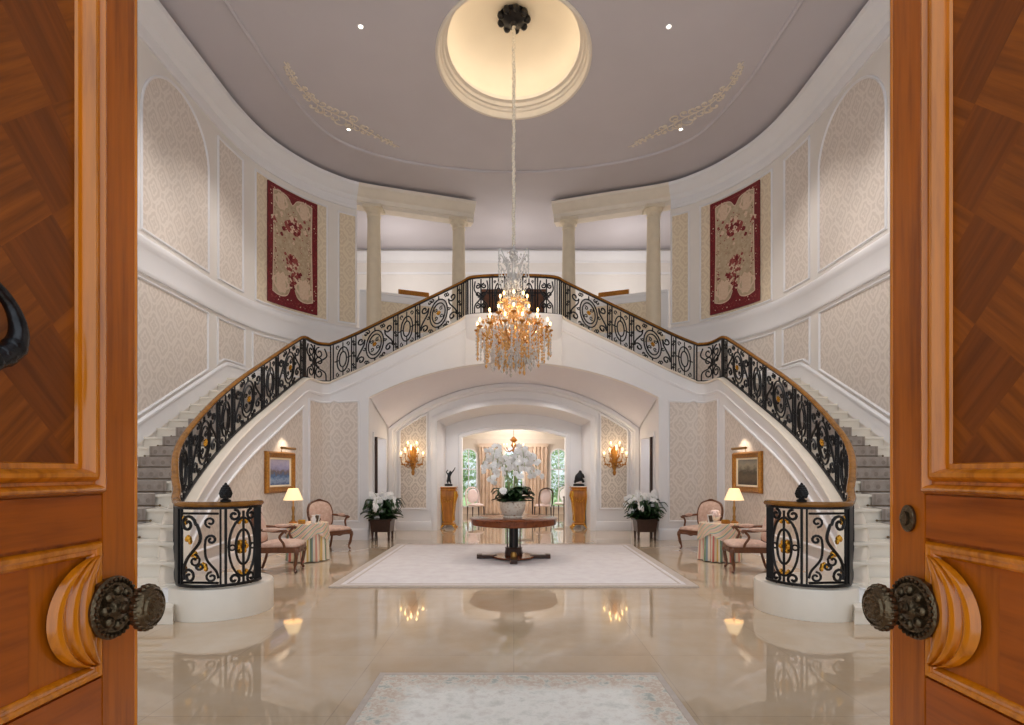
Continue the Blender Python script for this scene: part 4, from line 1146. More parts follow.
def orchid_blossom():
    b = MB()
    for k in range(5):
        a = PI / 2 + k * 2 * PI / 5; r = .034 if k in (1, 4) else .026
        b.ball((.030 * math.cos(a), 0, .030 * math.sin(a)), r, 7, 5, sy=.22)
    b.ball((0, -.010, -.004), .012, 6, 4)
    return b
def orchids(root, n_stems, z0, spread, height, rnd, per=6, scale=1.0, droop=.16):
    proto = None
    for k in range(n_stems):
        a = 2 * PI * k / n_stems + rnd.uniform(-.25, .25); rr = spread * rnd.uniform(.45, 1.0); h = height * rnd.uniform(.72, 1.02)
        ca, sa = math.cos(a), math.sin(a)
        P = crom([(.06 * ca, .06 * sa, z0), (.10 * ca, .10 * sa, z0 + h * .45), (rr * .45 * ca, rr * .45 * sa, z0 + h * .85), (rr * .75 * ca, rr * .75 * sa, z0 + h), (rr * ca, rr * sa, z0 + h - droop * rnd.uniform(.4, 1.3))], 6)
        m = MB(); m.tube(P, .0055, 5); st = m.build('orchid_stem', M['stem'], root)
        for j in range(per):
            p = P[len(P) - 1 - int(j * (len(P) * .55) / per)]
            if proto is None: proto = orchid_blossom().build('blossom', M['petal'], st); o = proto
            else: o = proto.copy(); COL.objects.link(o); o.parent = st
            o.location = (p[0] + rnd.uniform(-.05, .05), p[1] + rnd.uniform(-.06, .03), p[2] + rnd.uniform(-.10, .03))
            o.rotation_euler = (rnd.uniform(-.5, .3), rnd.uniform(-.5, .5), math.atan2(sa, ca) * .0 + rnd.uniform(-.9, .9)); q = scale * rnd.uniform(.85, 1.25); o.scale = (q, q, q)
def leaf_tuft(n, z0, r, h, rnd, w=.05):
    b = MB()
    for k in range(n):
        a = rnd.uniform(0, 2 * PI); L = r * rnd.uniform(.6, 1.1); hh = h * rnd.uniform(.1, 1.0); ca, sa = math.cos(a), math.sin(a)
        P = crom([(.04 * ca, .04 * sa, z0), (L * .4 * ca, L * .4 * sa, z0 + hh * .8), (L * .8 * ca, L * .8 * sa, z0 + hh), (L * ca, L * sa, z0 + hh * .7)], 3)
        prev = None
        for i, p in enumerate(P):
            ww = w * math.sin(PI * min(.97, (i + .6) / len(P))) ; l = b.v((p[0] - sa * ww, p[1] + ca * ww, p[2] + .01)); r_ = b.v((p[0] + sa * ww, p[1] - ca * ww, p[2] + .01)); mid = b.v((p[0], p[1], p[2] - .01))
            if prev: b.f((prev[0], l, mid, prev[1])); b.f((prev[1], mid, r_, prev[2]))
            prev = (l, mid, r_)
    return b
rnd = random.Random(5)
t = thing('orchid_bowl', 'painted porcelain bowl of tall white orchids standing on the round pedestal table', 'plant', (-.02, 10.0, .770))
m = MB(); m.lathe([(.17, 0), (.175, .02), (.16, .035), (.185, .06), (.225, .16), (.235, .24), (.225, .285), (.235, .30), (.215, .305), (.20, .28)], n=40); m.build('bowl', M['pot'], t)
m = MB(); m.lathe([(.001, .275), (.21, .275)], n=24, cap=False); m.build('moss', M['green'], t)
leaf_tuft(70, .27, .38, .30, rnd, .075).build('leaves', M['green'], t, angle=60)
orchids(t, 17, .28, .66, 1.02, rnd, 8, .95, .46)

# planters beside the arch
for sg in (-1, 1):
    side = 'left' if sg < 0 else 'right'
    t = thing('orchid_planter', 'dark wooden planter of white orchids and ferns standing before the %s passage doorway' % side, 'plant', (sg * 3.10, 13.0, 0), 0, 'orchid planters by the arch')
    m = MB()
    m.hexa([(x * w, y * w, z) for z, w in ((.20, .90), (.47, 1.0)) for y in (-.24, .24) for x in (-.24, .24)]); m.build('box', M['dark_wood'], t, False)
    m = MB(); m.box(-.27, .27, -.27, .27, .46, .50); m.build('rim', M['dark_wood'], t, False)
    for x in (-.19, .19):
        for y in (-.19, .19):
            m = MB(); m.lathe([(.022, 0), (.03, .04), (.024, .08), (.036, .21)], (x, y, 0), 10); m.build('leg', M['dark_wood'], t)
    leaf_tuft(150, .46, .50, .52, rnd, .055).build('leaves', M['green'], t, angle=60)
    orchids(t, 14, .48, .46, .62, rnd, 8, 1.05, .24)

# ------------------------------------------------------------------ pedestals and bronzes
for sg in (-1, 1):
    side = 'left' if sg < 0 else 'right'; x, y = sg * 1.86, 15.72
    t = thing('gilded_pedestal', 'tapering gilded wood pedestal in the recess, %s of the far doorway' % side, 'pedestal', (x, y, 0), 0, 'gilded pedestals')
    m = MB()
    pr = [(.15, .16), (.16, .22), (.185, .45), (.215, .80), (.235, .98), (.225, 1.06)]
    m.lathe([(r * 1.2, z) for r, z in pr], n=4, a0=PI / 4); m.build('body', M['veneer'], t, angle=20)
    m = MB(); m.lathe([(.32, 1.06), (.335, 1.09), (.31, 1.12), (.345, 1.15), (.345, 1.18)], n=4, a0=PI / 4); m.build('top', M['veneer'], t, angle=20)
    m = MB(); m.box(-.24, .24, -.24, .24, 1.18, 1.20); m.build('marble_slab', M['step_marble'], t, False)
    m = MB(); m.lathe([(.23, .10), (.25, .13), (.22, .16)], n=4, a0=PI / 4); m.build('plinth', M['gilt'], t, angle=20)
    for a in (-1, 1):
        for c in (-1, 1):
            m = MB(); m.tube([(a * .12, c * .12, .13), (a * .16, c * .16, .08), (a * .19, c * .19, .03), (a * .22, c * .22, .02)], [.035, .03, .022, .03], 8); m.build('leg', M['gold'], t)
            m = MB(); m.tube([(a * .19, c * .19, 1.05), (a * .21, c * .21, .92), (a * .175, c * .175, .72), (a * .15, c * .15, .4), (a * .14, c * .14, .2)], [.03, .04, .02, .014, .024], 8); m.build('corner_mount', M['gold'], t)
    m = MB()
    for k in range(6):
        an = PI * k / 5; m.ball((.10 * math.cos(an), -.20, .86 - .10 * math.sin(an)), .028, 6, 4)
    m.build('garland', M['gold'], t)
t = thing('bronze_figure', 'small dark bronze figure with raised arms standing on the left gilded pedestal', 'sculpture', (-1.86, 15.72, 1.20), 0, None, .86)
m = MB(); m.lathe([(.13, 0), (.13, .06), (.10, .08)], n=20); m.build('base', M['bronze_black'], t)
def skin(name, verts, edges, radii, mat, parent, sub=2):
    me = bpy.data.meshes.new(name); me.from_pydata(verts, edges, []); o = bpy.data.objects.new(name, me); COL.objects.link(o)
    me.materials.append(mat); md = o.modifiers.new('Skin', 'SKIN'); md.use_smooth_shade = True
    for i, r in enumerate(radii): me.skin_vertices[0].data[i].radius = (r, r)
    me.skin_vertices[0].data[0].use_root = True
    o.modifiers.new('Subdivision', 'SUBSURF').levels = sub; o.modifiers['Subdivision'].render_levels = sub
    o.parent = parent; return o
V = [(0, 0, .22), (.01, 0, .32), (.03, 0, .40), (.05, 0, .46), (.06, 0, .51), (-.04, 0, .16), (-.02, 0, .08), (.05, .02, .15), (.07, .03, .08), (.10, 0, .44), (.17, .0, .52), (.22, 0, .62), (-.03, 0, .40), (-.08, 0, .46), (-.02, 0, .54)]
E = [(0, 1), (1, 2), (2, 3), (3, 4), (0, 5), (5, 6), (0, 7), (7, 8), (2, 9), (9, 10), (10, 11), (2, 12), (12, 13), (13, 14)]
skin('figure', V, E, [.06, .05, .055, .025, .04, .035, .022, .035, .022, .026, .02, .014, .026, .02, .014], M['bronze_black'], t)
t = thing('bronze_group', 'squat dark bronze sculpture standing on the right gilded pedestal', 'sculpture', (1.86, 15.72, 1.20))
m = MB(); m.lathe([(.16, 0), (.16, .05), (.12, .07)], n=20); m.build('base', M['bronze_black'], t)
V = [(0, 0, .10), (0, 0, .22), (.02, 0, .32), (.04, 0, .40), (.05, 0, .45), (.10, 0, .20), (.14, 0, .09), (-.10, 0, .16), (-.13, .0, .08), (.12, 0, .30), (.15, 0, .22), (-.07, 0, .28), (-.10, 0, .18)]
E = [(0, 1), (1, 2), (2, 3), (3, 4), (0, 5), (5, 6), (0, 7), (7, 8), (2, 9), (9, 10), (2, 11), (11, 12)]
skin('figure', V, E, [.09, .09, .08, .04, .05, .06, .04, .06, .04, .04, .03, .04, .03], M['bronze_black'], t)

# ------------------------------------------------------------------ armchairs
def armchair(label, loc, rz, first=[None]):
    """faces local -y"""
    if first[0] is not None:
        c = copy_tree(first[0]); c.location = loc; c.rotation_euler = (0, 0, rz); c['label'] = label; return c
    t = thing('armchair', label, 'chair', loc, rz, 'carved armchairs beside the skirted tables'); first[0] = t
    W = M['walnut']; S = M['rose_silk']
    for x in (-1, 1):        # cabriole front legs and raked back legs
        m = MB(); m.tube(crom([(x * .29, -.27, .40), (x * .315, -.295, .33), (x * .30, -.28, .18), (x * .275, -.26, .07), (x * .295, -.285, .015)], 5), [.032] * 3 + [.036] * 4 + [.028] * 6 + [.018] * 6 + [.024] * 2, 8); m.build('leg', W, t)
        m = MB(); m.tube(crom([(x * .24, .26, .40), (x * .24, .28, .25), (x * .245, .33, .08), (x * .25, .36, .012)], 5), .022, 8); m.build('leg', W, t)
    seat = [(-.31, -.29), (-.15, -.325), (0, -.335), (.15, -.325), (.31, -.29), (.285, .0), (.25, .27), (0, .29), (-.25, .27), (-.285, .0)]
    m = MB(); m.sweep(crom(seat, 4, True), [(-.012, .33), (.02, .33), (.02, .41), (-.012, .42)], True); m.build('seat_rail', W, t)
    m = MB(); m.tube(crom([(-.30, -.305, .335), (-.12, -.345, .36), (0, -.35, .325), (.12, -.345, .36), (.30, -.305, .335)], 5), .014, 6); m.build('apron_carving', W, t)
    m = MB(); sp = crom(seat, 4, True)
    def seatf(u, w):
        i = int(u * len(sp)) % len(sp); p = sp[i]; r = min(1, w * 1.25); k = 1 - max(0, (w - .2) / .8)
        if w < .2: return (p[0] * (.96 + .04 * math.sin(w / .2 * PI / 2)), p[1] * (.96 + .04 * math.sin(w / .2 * PI / 2)), .40 + .05 * w / .2)
        return (p[0] * k, p[1] * k, .45 + .06 * (1 - k * k * k))
    m.grid(seatf, len(sp), 9, closeu=True); m.build('seat_cushion', S, t, angle=80)
    # back: cartouche frame, leaning
    lean = lambda x, h, d: (x, .27 + d + (h - .42) * .22, h)
    out = crom([(-.22, .50), (-.27, .64), (-.275, .80), (-.22, .93), (-.10, .985), (0, 1.0), (.10, .985), (.22, .93), (.275, .80), (.27, .64), (.22, .50), (.1, .475), (0, .47), (-.1, .475)], 5, True)
    m = MB(); m.tube([lean(x, h, 0) for x, h in out], .026, 8, closed=True); m.build('back_frame', W, t)
    m = MB()
    for i in range(5): m.ball(lean(-.06 + .03 * i, 1.005 + .015 * math.sin(PI * i / 4), -.02), .022, 6, 4)
    m.build('crest_carving', W, t)
    for x in (-1, 1):
        m = MB(); m.tube([(x * .235, .27, .36), lean(x * .225, .52, 0)], .022, 8); m.build('back_post', W, t)
    m = MB(); n = len(out)
    def backf(u, w):
        i = int(u * n) % n; x, h = out[i]; k = 1 - w; cx, cz = 0, .74
        return lean(cx + (x - cx) * k, cz + (h - cz) * k, -.015 - .05 * (1 - k ** 4))
    m.grid(backf, n, 7, closeu=True)
    def backr(u, w):
        i = int(u * n) % n; x, h = out[i]; k = 1 - w; return lean(x * k, .74 + (h - .74) * k, .015 + .02 * (1 - k ** 4))
    m.grid(backr, n, 4, closeu=True); m.build('backrest', S, t, angle=80)
    for x in (-1, 1):
        m = MB(); m.tube(crom([lean(x * .265, .70, 0), (x * .31, .20, .69), (x * .335, .02, .675), (x * .335, -.12, .68), (x * .34, -.16, .655)], 5), [.022] * 16 + [.026] * 3 + [.034] * 2, 8)
        m.tube(crom([(x * .335, -.11, .665), (x * .335, -.05, .58), (x * .315, -.10, .48), (x * .30, -.12, .40)], 5), .02, 8)
        a = m.build('arm', W, t)
        m = MB(); m.ball((x * .33, .07, .70), .14, 10, 6, sx=.30, sy=1.0, sz=.25); m.build('arm_pad', S, a)
    return t
armchair('carved armchair in rose silk, behind the striped table beneath the blue seascape', (-3.78, 11.3, 0), math.radians(52))
armchair('carved armchair in rose silk, in front of the striped table beneath the blue seascape', (-3.76, 8.9, 0), math.radians(100))
armchair('carved armchair in rose silk, behind the striped table beneath the brown landscape', (3.84, 11.3, 0), math.radians(-52))
armchair('carved armchair in rose silk, in front of the striped table beneath the brown landscape', (3.78, 8.9, 0), math.radians(-100))

# ------------------------------------------------------------------ skirted tables, lamps and what stands on them
for sg in (-1, 1):
    art = 'blue seascape' if sg < 0 else 'brown landscape'
    X, Y = sg * 3.73, 9.98
    t = thing('skirted_table', 'small round table under a striped silk cloth beneath the ' + art, 'table', (X, Y, 0), 0, 'skirted tables')
    m = MB(); m.lathe([(.32, .63), (.32, .66)], n=32); m.lathe([(.03, .02), (.03, .63)], n=12); m.lathe([(.2, 0), (.18, .03)], n=20); m.build('stand', M['dark_wood'], t)
    m = MB()
    def cloth(u, w):
        a = 2 * PI * u
        if w < .3: r = .33 * w / .3; return (r * math.cos(a), r * math.sin(a), .672)
        k = (w - .3) / .7; r = .33 + .012 * k + (.012 + .03 * k) * math.sin(a * 13 + 1.3 * math.sin(a * 3)); return (r * math.cos(a), r * math.sin(a), .672 - .655 * k)
    m.grid(cloth, 130, 14, closeu=True); m.build('underskirt', M['stripe'], t, angle=80)
    m = MB()
    def topc(u, w):
        a = 2 * PI * u; q = .26 * (.5 + .5 * abs(math.cos(2 * a))) + .04
        if w < .5: r = .345 * w / .5; return (r * math.cos(a), r * math.sin(a), .680)
        k = (w - .5) / .5; r = .35 + .015 * math.sin(a * 9) * k + .02 * k; return (r * math.cos(a), r * math.sin(a), .68 - q * k)
    m.grid(topc, 130, 12, closeu=True, uv=lambda u, w: ((u * 2 + w * .6), w)); m.build('top_cloth', M['stripe'], t, angle=80)
    # lamp
    lx = X + sg * .25
    t = thing('table_lamp', 'lit brass table lamp with pleated cream shade below the ' + art, 'lamp', (lx, Y - .05, .683), 0, 'table lamps')
    m = MB(); m.lathe([(.07, 0), (.075, .02), (.04, .035), (.022, .07), (.03, .11), (.018, .15), (.024, .22), (.03, .27), (.014, .31), (.012, .42)], n=20); m.build('base', M['brass'], t)
    m = MB(); m.lathe([(.085, .62), (.17, .41)], n=40, cap=False); m.build('lamp_shade', M['shade_lit'], t)
    m = MB(); m.ball((0, 0, .66), .015, 8, 6); m.tube([(0, 0, .42), (0, 0, .65)], .004, 6); m.build('finial', M['brass'], t)
    # things on the cloth
    t = thing('photo_frame', 'small silver photo frame beside the lamp below the ' + art, 'frame', (X - sg * .16, Y - .05, .683), sg * .5)
    m = MB(); m.poly_prism([(-.06, 0), (.06, 0), (.06, .15), (-.06, .15)], lambda a, c, h: (a, h + c * .25, c), 0, .012); m.build('frame', M['glassy'], t, False)
    m = MB(); m.poly_prism([(-.045, .018), (.045, .018), (.045, .132), (-.045, .132)], lambda a, c, h: (a, h + c * .25, c), -.003, 0); m.build('picture', M['dark_art'], t, False)
    m = MB(); m.tube([(0, .03, .11), (0, .10, .003)], .005, 5); m.build('strut', M['dark_wood'], t)
    t = thing('trinket_box', 'small gilt box on the striped cloth in front of the lamp below the ' + art, 'box', (X + sg * .03, Y - .22, .683), .3)
    m = MB(); m.box(-.06, .06, -.04, .04, 0, .05); m.build('body', M['gilt'], t, False)
    m = MB(); m.box(-.063, .063, -.043, .043, .05, .062); m.box(-.05, .05, -.03, .03, .062, .07); m.build('lid', M['gold'], t, False)
t = thing('flower_bowl', 'little pink and white bloom in a dish on the striped table under the brown landscape', 'flowers', (3.72, 10.14, .683))
m = MB(); m.lathe([(.05, 0), (.05, .01), (.03, .02), (.08, .07), (.085, .09)], n=20); m.build('dish', M['pot'], t)
m = MB()
for k in range(10):
    a = 2 * PI * k / 10; m.ball((.05 * math.cos(a), .05 * math.sin(a), .12 + .03 * (k % 3)), .04, 7, 5)
m.ball((0, 0, .16), .05, 8, 6); m.build('bloom', M['pink_silk'], t)
t = thing('glass_vase', 'small clear glass vase on the striped table under the blue seascape', 'vase', (-3.59, 9.86, .683))
m = MB(); m.lathe([(.035, 0), (.04, .01), (.05, .07), (.03, .11), (.04, .14)], n=20, cap=False); m.build('body', M['glassy'], t)
m = MB(); m.lathe([(.001, .004), (.036, .004)], n=20, cap=False); m.build('base', M['glassy'], t)

# ------------------------------------------------------------------ framed paintings on the walls under the stairs
for sg in (-1, 1):
    nm = 'blue seascape painting in a gilt frame' if sg < 0 else 'brown landscape painting in a gilt frame'
    sa = RP.find(lambda p: FPX * p[0] / p[1] <= 250 and p[1] > 9 ) if False else None
    s0 = RP.find(lambda p: p[1] >= 10.42); s1 = RP.find(lambda p: p[1] >= 11.52)
    t = tag(empty('framed_painting'), nm + ' lit from above, hanging under the %s staircase' % ('left' if sg < 0 else 'right'), 'painting', 'gilt framed paintings under the stairs')
    fn = wmap(sg, RP); z0, z1 = 1.19, 2.00; Bs = .108
    path = subdiv([(s0, z0), (s1, z0), (s1, z1), (s0, z1)], .2)
    m = MB(); m.sweep(path, [(0, Bs), (0, Bs + .05), (.03, Bs + .085), (.07, Bs + .06), (.11, Bs + .05), (.13, Bs + .02), (.13, Bs)], True, fn); m.build('gilt_frame', M['gilt'], t)
    m = MB(); m.sweep(subdiv([(s0 + .13, z0 + .12), (s1 - .13, z0 + .12), (s1 - .13, z1 - .12), (s0 + .13, z1 - .12)], .2), [(0, Bs), (0, Bs + .04), (.035, Bs + .03), (.035, Bs)], True, fn); m.build('linen_slip', M['canvas_white'], t)
    m = MB(); m.grid(lambda u, w: fn(lerp(s0 + .15, s1 - .15, u), lerp(z0 + .14, z1 - .14, w), Bs + .02), 8, 4, uv=lambda u, w: (u if sg > 0 else 1 - u, w)); m.build('canvas', M['sea_art'] if sg < 0 else M['dark_art'], t)
    m = MB(); sm = (s0 + s1) / 2; m.tube([fn(sm - .28, z1 + .07, Bs + .20), fn(sm + .28, z1 + .07, Bs + .20)], .026, 10); m.tube([fn(sm, z1 + .07, Bs + .20), fn(sm, z1 + .06, Bs + .06), fn(sm, z1 - .04, Bs + .05)], .008, 6); m.build('picture_light', M['brass'], t)

# ------------------------------------------------------------------ wall sconces
for sg in (-1, 1):
    side = 'left' if sg < 0 else 'right'
    t = thing('wall_sconce', 'gilt wall light of many lit candles on the papered panel, %s of the recess' % side, 'wall light', (sg * 2.76, 15.09, 1.92), 0, 'gilt wall sconces')
    m = MB(); m.lathe([(.001, -.42), (.03, -.40), (.05, -.33), (.03, -.28), (.06, -.2), (.09, -.05), (.07, .1), (.10, .22), (.05, .34), (.001, .40)], (0, -.02, 0), 16, sy=.5); m.build('back_plate', M['gilt'], t)
    for k, (dx, dz, dy) in enumerate(((-.30, .06, .16), (-.17, .16, .26), (0, .24, .30), (.17, .16, .26), (.30, .06, .16), (-.12, .34, .14), (.12, .34, .14))):
        m = MB(); m.tube(crom([(0, -.04, -.08), (dx * .4, -dy * .6, -.22 + dz * .5), (dx * .9, -dy, -.14 + dz), (dx, -dy, dz)], 6), .012, 6)
        m.lathe([(.012, 0), (.04, .01), (.045, .025), (.02, .02)], (dx, -dy, dz), 12)
        for q in range(3): m.ball((dx * (.5 + .2 * q), -dy * (.7 + .1 * q), -.16 + dz * (.6 + .1 * q)), .03, 6, 4)
        a = m.build('arm', M['gilt'], t)
        m = MB(); m.lathe([(.013, .02), (.013, .10)], (dx, -dy, dz), 8); m.build('candle', M['candle'], a)
        m = MB(); m.ball((dx, -dy, dz + .135), .02, 8, 6, sz=1.9); m.build('bulb', M['flame'], a)

# ------------------------------------------------------------------ the big chandelier
CY = 11.0
t = thing('crystal_chandelier', 'huge lit crystal chandelier with amber drops hanging on a long chain from the dome', 'chandelier', (0, CY, 0))
m = MB(); m.lathe([(.001, 10.50), (.05, 10.51), (.08, 10.56), (.20, 10.60), (.26, 10.64), (.24, 10.67), (.30, 10.70), (.28, 10.72)], n=24)
for k in range(9):
    a = 2 * PI * k / 9; m.ball((.27 * math.cos(a), .27 * math.sin(a), 10.655), .075, 8, 6)
m.build('canopy', M['bronze_black'], t)
m = MB(); rnd = random.Random(2); zz = [10.52 - i * .05 for i in range(int((10.52 - 6.05) / .05))]
m.tube([(rnd.uniform(-.01, .01), rnd.uniform(-.01, .01), z) for z in zz], [.030 + .009 * (i % 3 == 0) for i in range(len(zz))], 8); m.build('chain_sleeve', M['cord_cloth'], t)
m = MB(); m.lathe([(.02, 6.10), (.05, 6.04), (.03, 5.98), (.09, 5.90), (.04, 5.80), (.03, 5.6), (.07, 5.5), (.10, 5.40), (.05, 5.28), (.04, 5.1)], n=20); m.build('glass_stem', M['glassy'], t)
m = MB(); m.lathe([(.04, 5.1), (.09, 5.0), (.13, 4.9), (.06, 4.8), (.05, 4.5), (.12, 4.40), (.15, 4.25), (.10, 4.1), (.04, 4.0), (.02, 3.7), (.001, 3.64)], n=20); m.build('stem', M['amber'], t)
def strand(p, L, r, mat, sway=0.0):
    b = MB(); n = max(3, int(L / .058)); 
    for i in range(n):
        q = r * (.7 + .3 * math.sin(PI * (i + .5) / n)); b.octa((p[0] + sway * i * .01, p[1], p[2] - (i + .5) * L / n), q, max(q * 1.25, L / n * .62))
    b.octa((p[0] + sway * n * .01, p[1], p[2] - L - .045), r * 1.15, .055)
    return b.build('crystal_strand', mat, t, False)
# upper spray of bare crystal arms
for k in range(12):
    a = 2 * PI * k / 12; ca, sa = math.cos(a), math.sin(a); R_ = .34 if k % 2 else .25; z = 5.95 if k % 2 else 5.62
    m = MB(); m.tube(crom([(.04 * ca, .04 * sa, 5.4), (R_ * .6 * ca, R_ * .6 * sa, z - .12), (R_ * .9 * ca, R_ * .9 * sa, z + .06), (R_ * ca, R_ * sa, z - .05), (R_ * .88 * ca, R_ * .88 * sa, z - .10)], 5), .012, 5); m.build('crystal_arm', M['glassy'], t)
    strand((R_ * ca, R_ * sa, z - .06), .20 + .1 * (k % 3), .017, M['glassy'])
for k in range(14):
    a = 2 * PI * (k + .5) / 14; strand((.20 * math.cos(a), .20 * math.sin(a), 5.45), .42, .017, M['glassy'])
# tiers of candle arms
for (n, R_, z, z0) in ((14, .73, 4.42, 4.30), (10, .50, 4.66, 4.45), (8, .27, 4.98, 4.80)):
    for k in range(n):
        a = 2 * PI * (k + .5 * (n == 10)) / n; ca, sa = math.cos(a), math.sin(a)
        m = MB(); P = crom([(.06 * ca, .06 * sa, z0), (R_ * .45 * ca, R_ * .45 * sa, z0 - .14), (R_ * .85 * ca, R_ * .85 * sa, z - .16), (R_ * ca, R_ * sa, z)], 6); m.tube(P, .015, 6)
        m.lathe([(.012, -.02), (.055, 0), (.06, .02), (.02, .015)], (R_ * ca, R_ * sa, z), 12); ar = m.build('arm', M['gilt'] if n != 8 else M['amber'], t)
        m = MB(); m.lathe([(.014, .015), (.014, .10)], (R_ * ca, R_ * sa, z), 8); m.build('candle', M['candle'], ar)
        m = MB(); m.ball((R_ * ca, R_ * sa, z + .14), .020, 8, 6, sz=2.0); m.build('bulb', M['flame'], ar)
        for j in range(3):
            q = P[5 + 5 * j]; 
        m = MB()
        for j in range(7):
            b_ = a + (j - 3) * .07; rr = R_ * (1 - .05 * abs(j - 3)); m.octa((rr * math.cos(b_), rr * math.sin(b_), z - .07 - .02 * (j % 2)), .02, .05)
        m.tube([(R_ * (1 - .05 * abs(j - 3)) * math.cos(a + (j - 3) * .07), R_ * (1 - .05 * abs(j - 3)) * math.sin(a + (j - 3) * .07), z - .045) for j in range(7)], .006, 5)
        for j in range(5): q = P[4 + j * 3]; m.octa((q[0], q[1], q[2] + .03), .028, .05)
        m.build('pendant_cluster', M['amber'] if k % 2 else M['glassy'], ar, False)
for (n, R_, z, L, mats) in ((26, .74, 4.36, .40, ('amber', 'glassy')), (16, .58, 4.34, .52, ('glassy', 'amber')), (14, .42, 4.34, .62, ('glassy', 'glassy', 'amber')), (8, .24, 4.34, .68, ('glassy', 'amber'))):
    for k in range(n):
        a = 2 * PI * (k + .3) / n; strand((R_ * math.cos(a), R_ * math.sin(a), z), L * (.9 + .2 * ((k * 7) % 5) / 5), .026, M[mats[k % len(mats)]])
# the cloud of loose prisms between the arms, and the bare prisms of the upper spray
rnd = random.Random(21); m = MB()
for k in range(1500):
    z = rnd.uniform(3.72, 4.62); lim = interp([(3.72, .30), (3.95, .58), (4.2, .76), (4.45, .76), (4.62, .60)], z)
    a = rnd.uniform(0, 2 * PI); r_ = lim * rnd.uniform(.35, 1) ; q = rnd.uniform(.014, .027)
    m.octa((r_ * math.cos(a), r_ * math.sin(a), z), q, q * rnd.uniform(1.3, 2.4), m=0 if rnd.random() < (.72 if z > 4.1 else .35) else 1)
for k in range(260):
    z = rnd.uniform(4.6, 5.1); a = rnd.uniform(0, 2 * PI); r_ = rnd.uniform(.08, .42 - .5 * (z - 4.6)); q = rnd.uniform(.012, .024); m.octa((r_ * math.cos(a), r_ * math.sin(a), z), q, q * 1.8, m=0 if rnd.random() < .5 else 1)
m.build('loose_prisms', [M['amber'], M['glassy']], t, False)['kind'] = 'stuff'
m = MB()
for k in range(300):
    z = rnd.uniform(5.05, 6.02); lim = interp([(5.05, .24), (5.2, .30), (5.42, .14), (5.6, .30), (5.78, .34), (5.92, .2), (6.05, .05)], z); a = rnd.uniform(0, 2 * PI); r_ = lim * rnd.uniform(.2, 1); q = rnd.uniform(.010, .02)
    m.octa((r_ * math.cos(a), r_ * math.sin(a), z), q, q * rnd.uniform(1.3, 2.4))
m.build('spray_prisms', M['glassy'], t, False)['kind'] = 'stuff'

# ------------------------------------------------------------------ far sitting room
def curtain(x0, x1, label):
    t = thing('curtain', label, 'curtain', ((x0 + x1) / 2, YB - .14, 0), 0, 'curtains in the far room'); w = (x1 - x0) / 2
    m = MB(); m.grid(lambda u, k: (lerp(-w, w, u) * (1 - .06 * math.sin(PI * k)), .05 * math.sin(u * PI * 2 * 6) * (1 - .3 * k), .02 + 2.58 * k), 90, 8); m.build('drape', M['curtain'], t, angle=80)
    m = MB(); m.box(-w - .02, w + .02, -.07, .07, 2.55, 2.68); m.build('heading', M['curtain'], t, False)
curtain(-1.30, -.42, 'champagne curtain hanging between the left and middle windows of the far room')
curtain(.42, 1.30, 'champagne curtain hanging between the middle and right windows of the far room')
def far_chair(label, cat, loc, rz, fab, arch):
    t = thing('dining_chair' if arch else 'slipper_chair', label, cat, loc, rz)
    W = M['dark_wood']
    for x in (-.22, .22):
        for y in (-.2, .22):
            m = MB(); m.tube([(x, y, 0), (x * .95, y * .95, .42)], [.016, .024], 6); m.build('leg', W, t)
    m = MB(); m.ball((0, 0, .47), .28, 16, 8, sz=.22); m.build('seat', fab, t)
    P = crom([(-.23, .24, .44), (-.25, .28, .75), (-.2, .31, .98), (0, .33, 1.06), (.2, .31, .98), (.25, .28, .75), (.23, .24, .44)], 6)
    m = MB(); m.tube(P, .024 if arch else .03, 8); m.build('back_frame', W if arch else fab, t)
    m = MB(); m.ball((0, .27, .76), .24, 14, 10, sx=.85, sy=.16, sz=1.05); m.build('backrest', fab, t)
far_chair('pale pink upholstered chair by the left window of the far room', 'chair', (-1.30, 18.9, 0), math.radians(30), M['pink_silk'], False)
far_chair('dark wood chair with arched back right of the far room tea table', 'chair', (.98, 18.6, 0), math.radians(200), M['pink_silk'], True)
far_chair('white upholstered chair beside the right window of the far room', 'chair', (1.72, 19.8, 0), math.radians(-30), M['petal'], False)
t = thing('tea_table', 'small dark wood tea table between the chairs of the far room', 'table', (.38, 18.75, 0))
m = MB(); m.box(-.3, .3, -.25, .25, .70, .74); m.build('top', M['dark_wood'], t, False)
for x in (-.26, .26):
    for y in (-.2, .2):
        m = MB(); m.lathe([(.016, 0), (.022, .70)], (x, y, 0), 8); m.build('leg', M['dark_wood'], t)
t = thing('hall_console', 'low dark side table behind the white chair at the right of the far room', 'table', (1.95, 18.3, 0))
m = MB(); m.box(-.3, .3, -.2, .2, .74, .79); m.build('top', M['dark_wood'], t, False)
for x in (-.26, .26):
    for y in (-.16, .16):
        m = MB(); m.lathe([(.016, 0), (.022, .74)], (x, y, 0), 8); m.build('leg', M['dark_wood'], t)
t = thing('brass_chandelier', 'small brass chandelier hanging in the far room above the orchids', 'chandelier', (0, 18.6, 0))
m = MB(); m.tube([(0, 0, 3.2), (0, 0, 2.75)], .01, 6); m.build('chain', M['brass'], t)
m = MB(); m.lathe([(.001, 2.25), (.06, 2.3), (.03, 2.4), (.1, 2.5), (.04, 2.6), (.14, 2.68), (.02, 2.80)], n=16); m.build('body', M['gilt'], t)
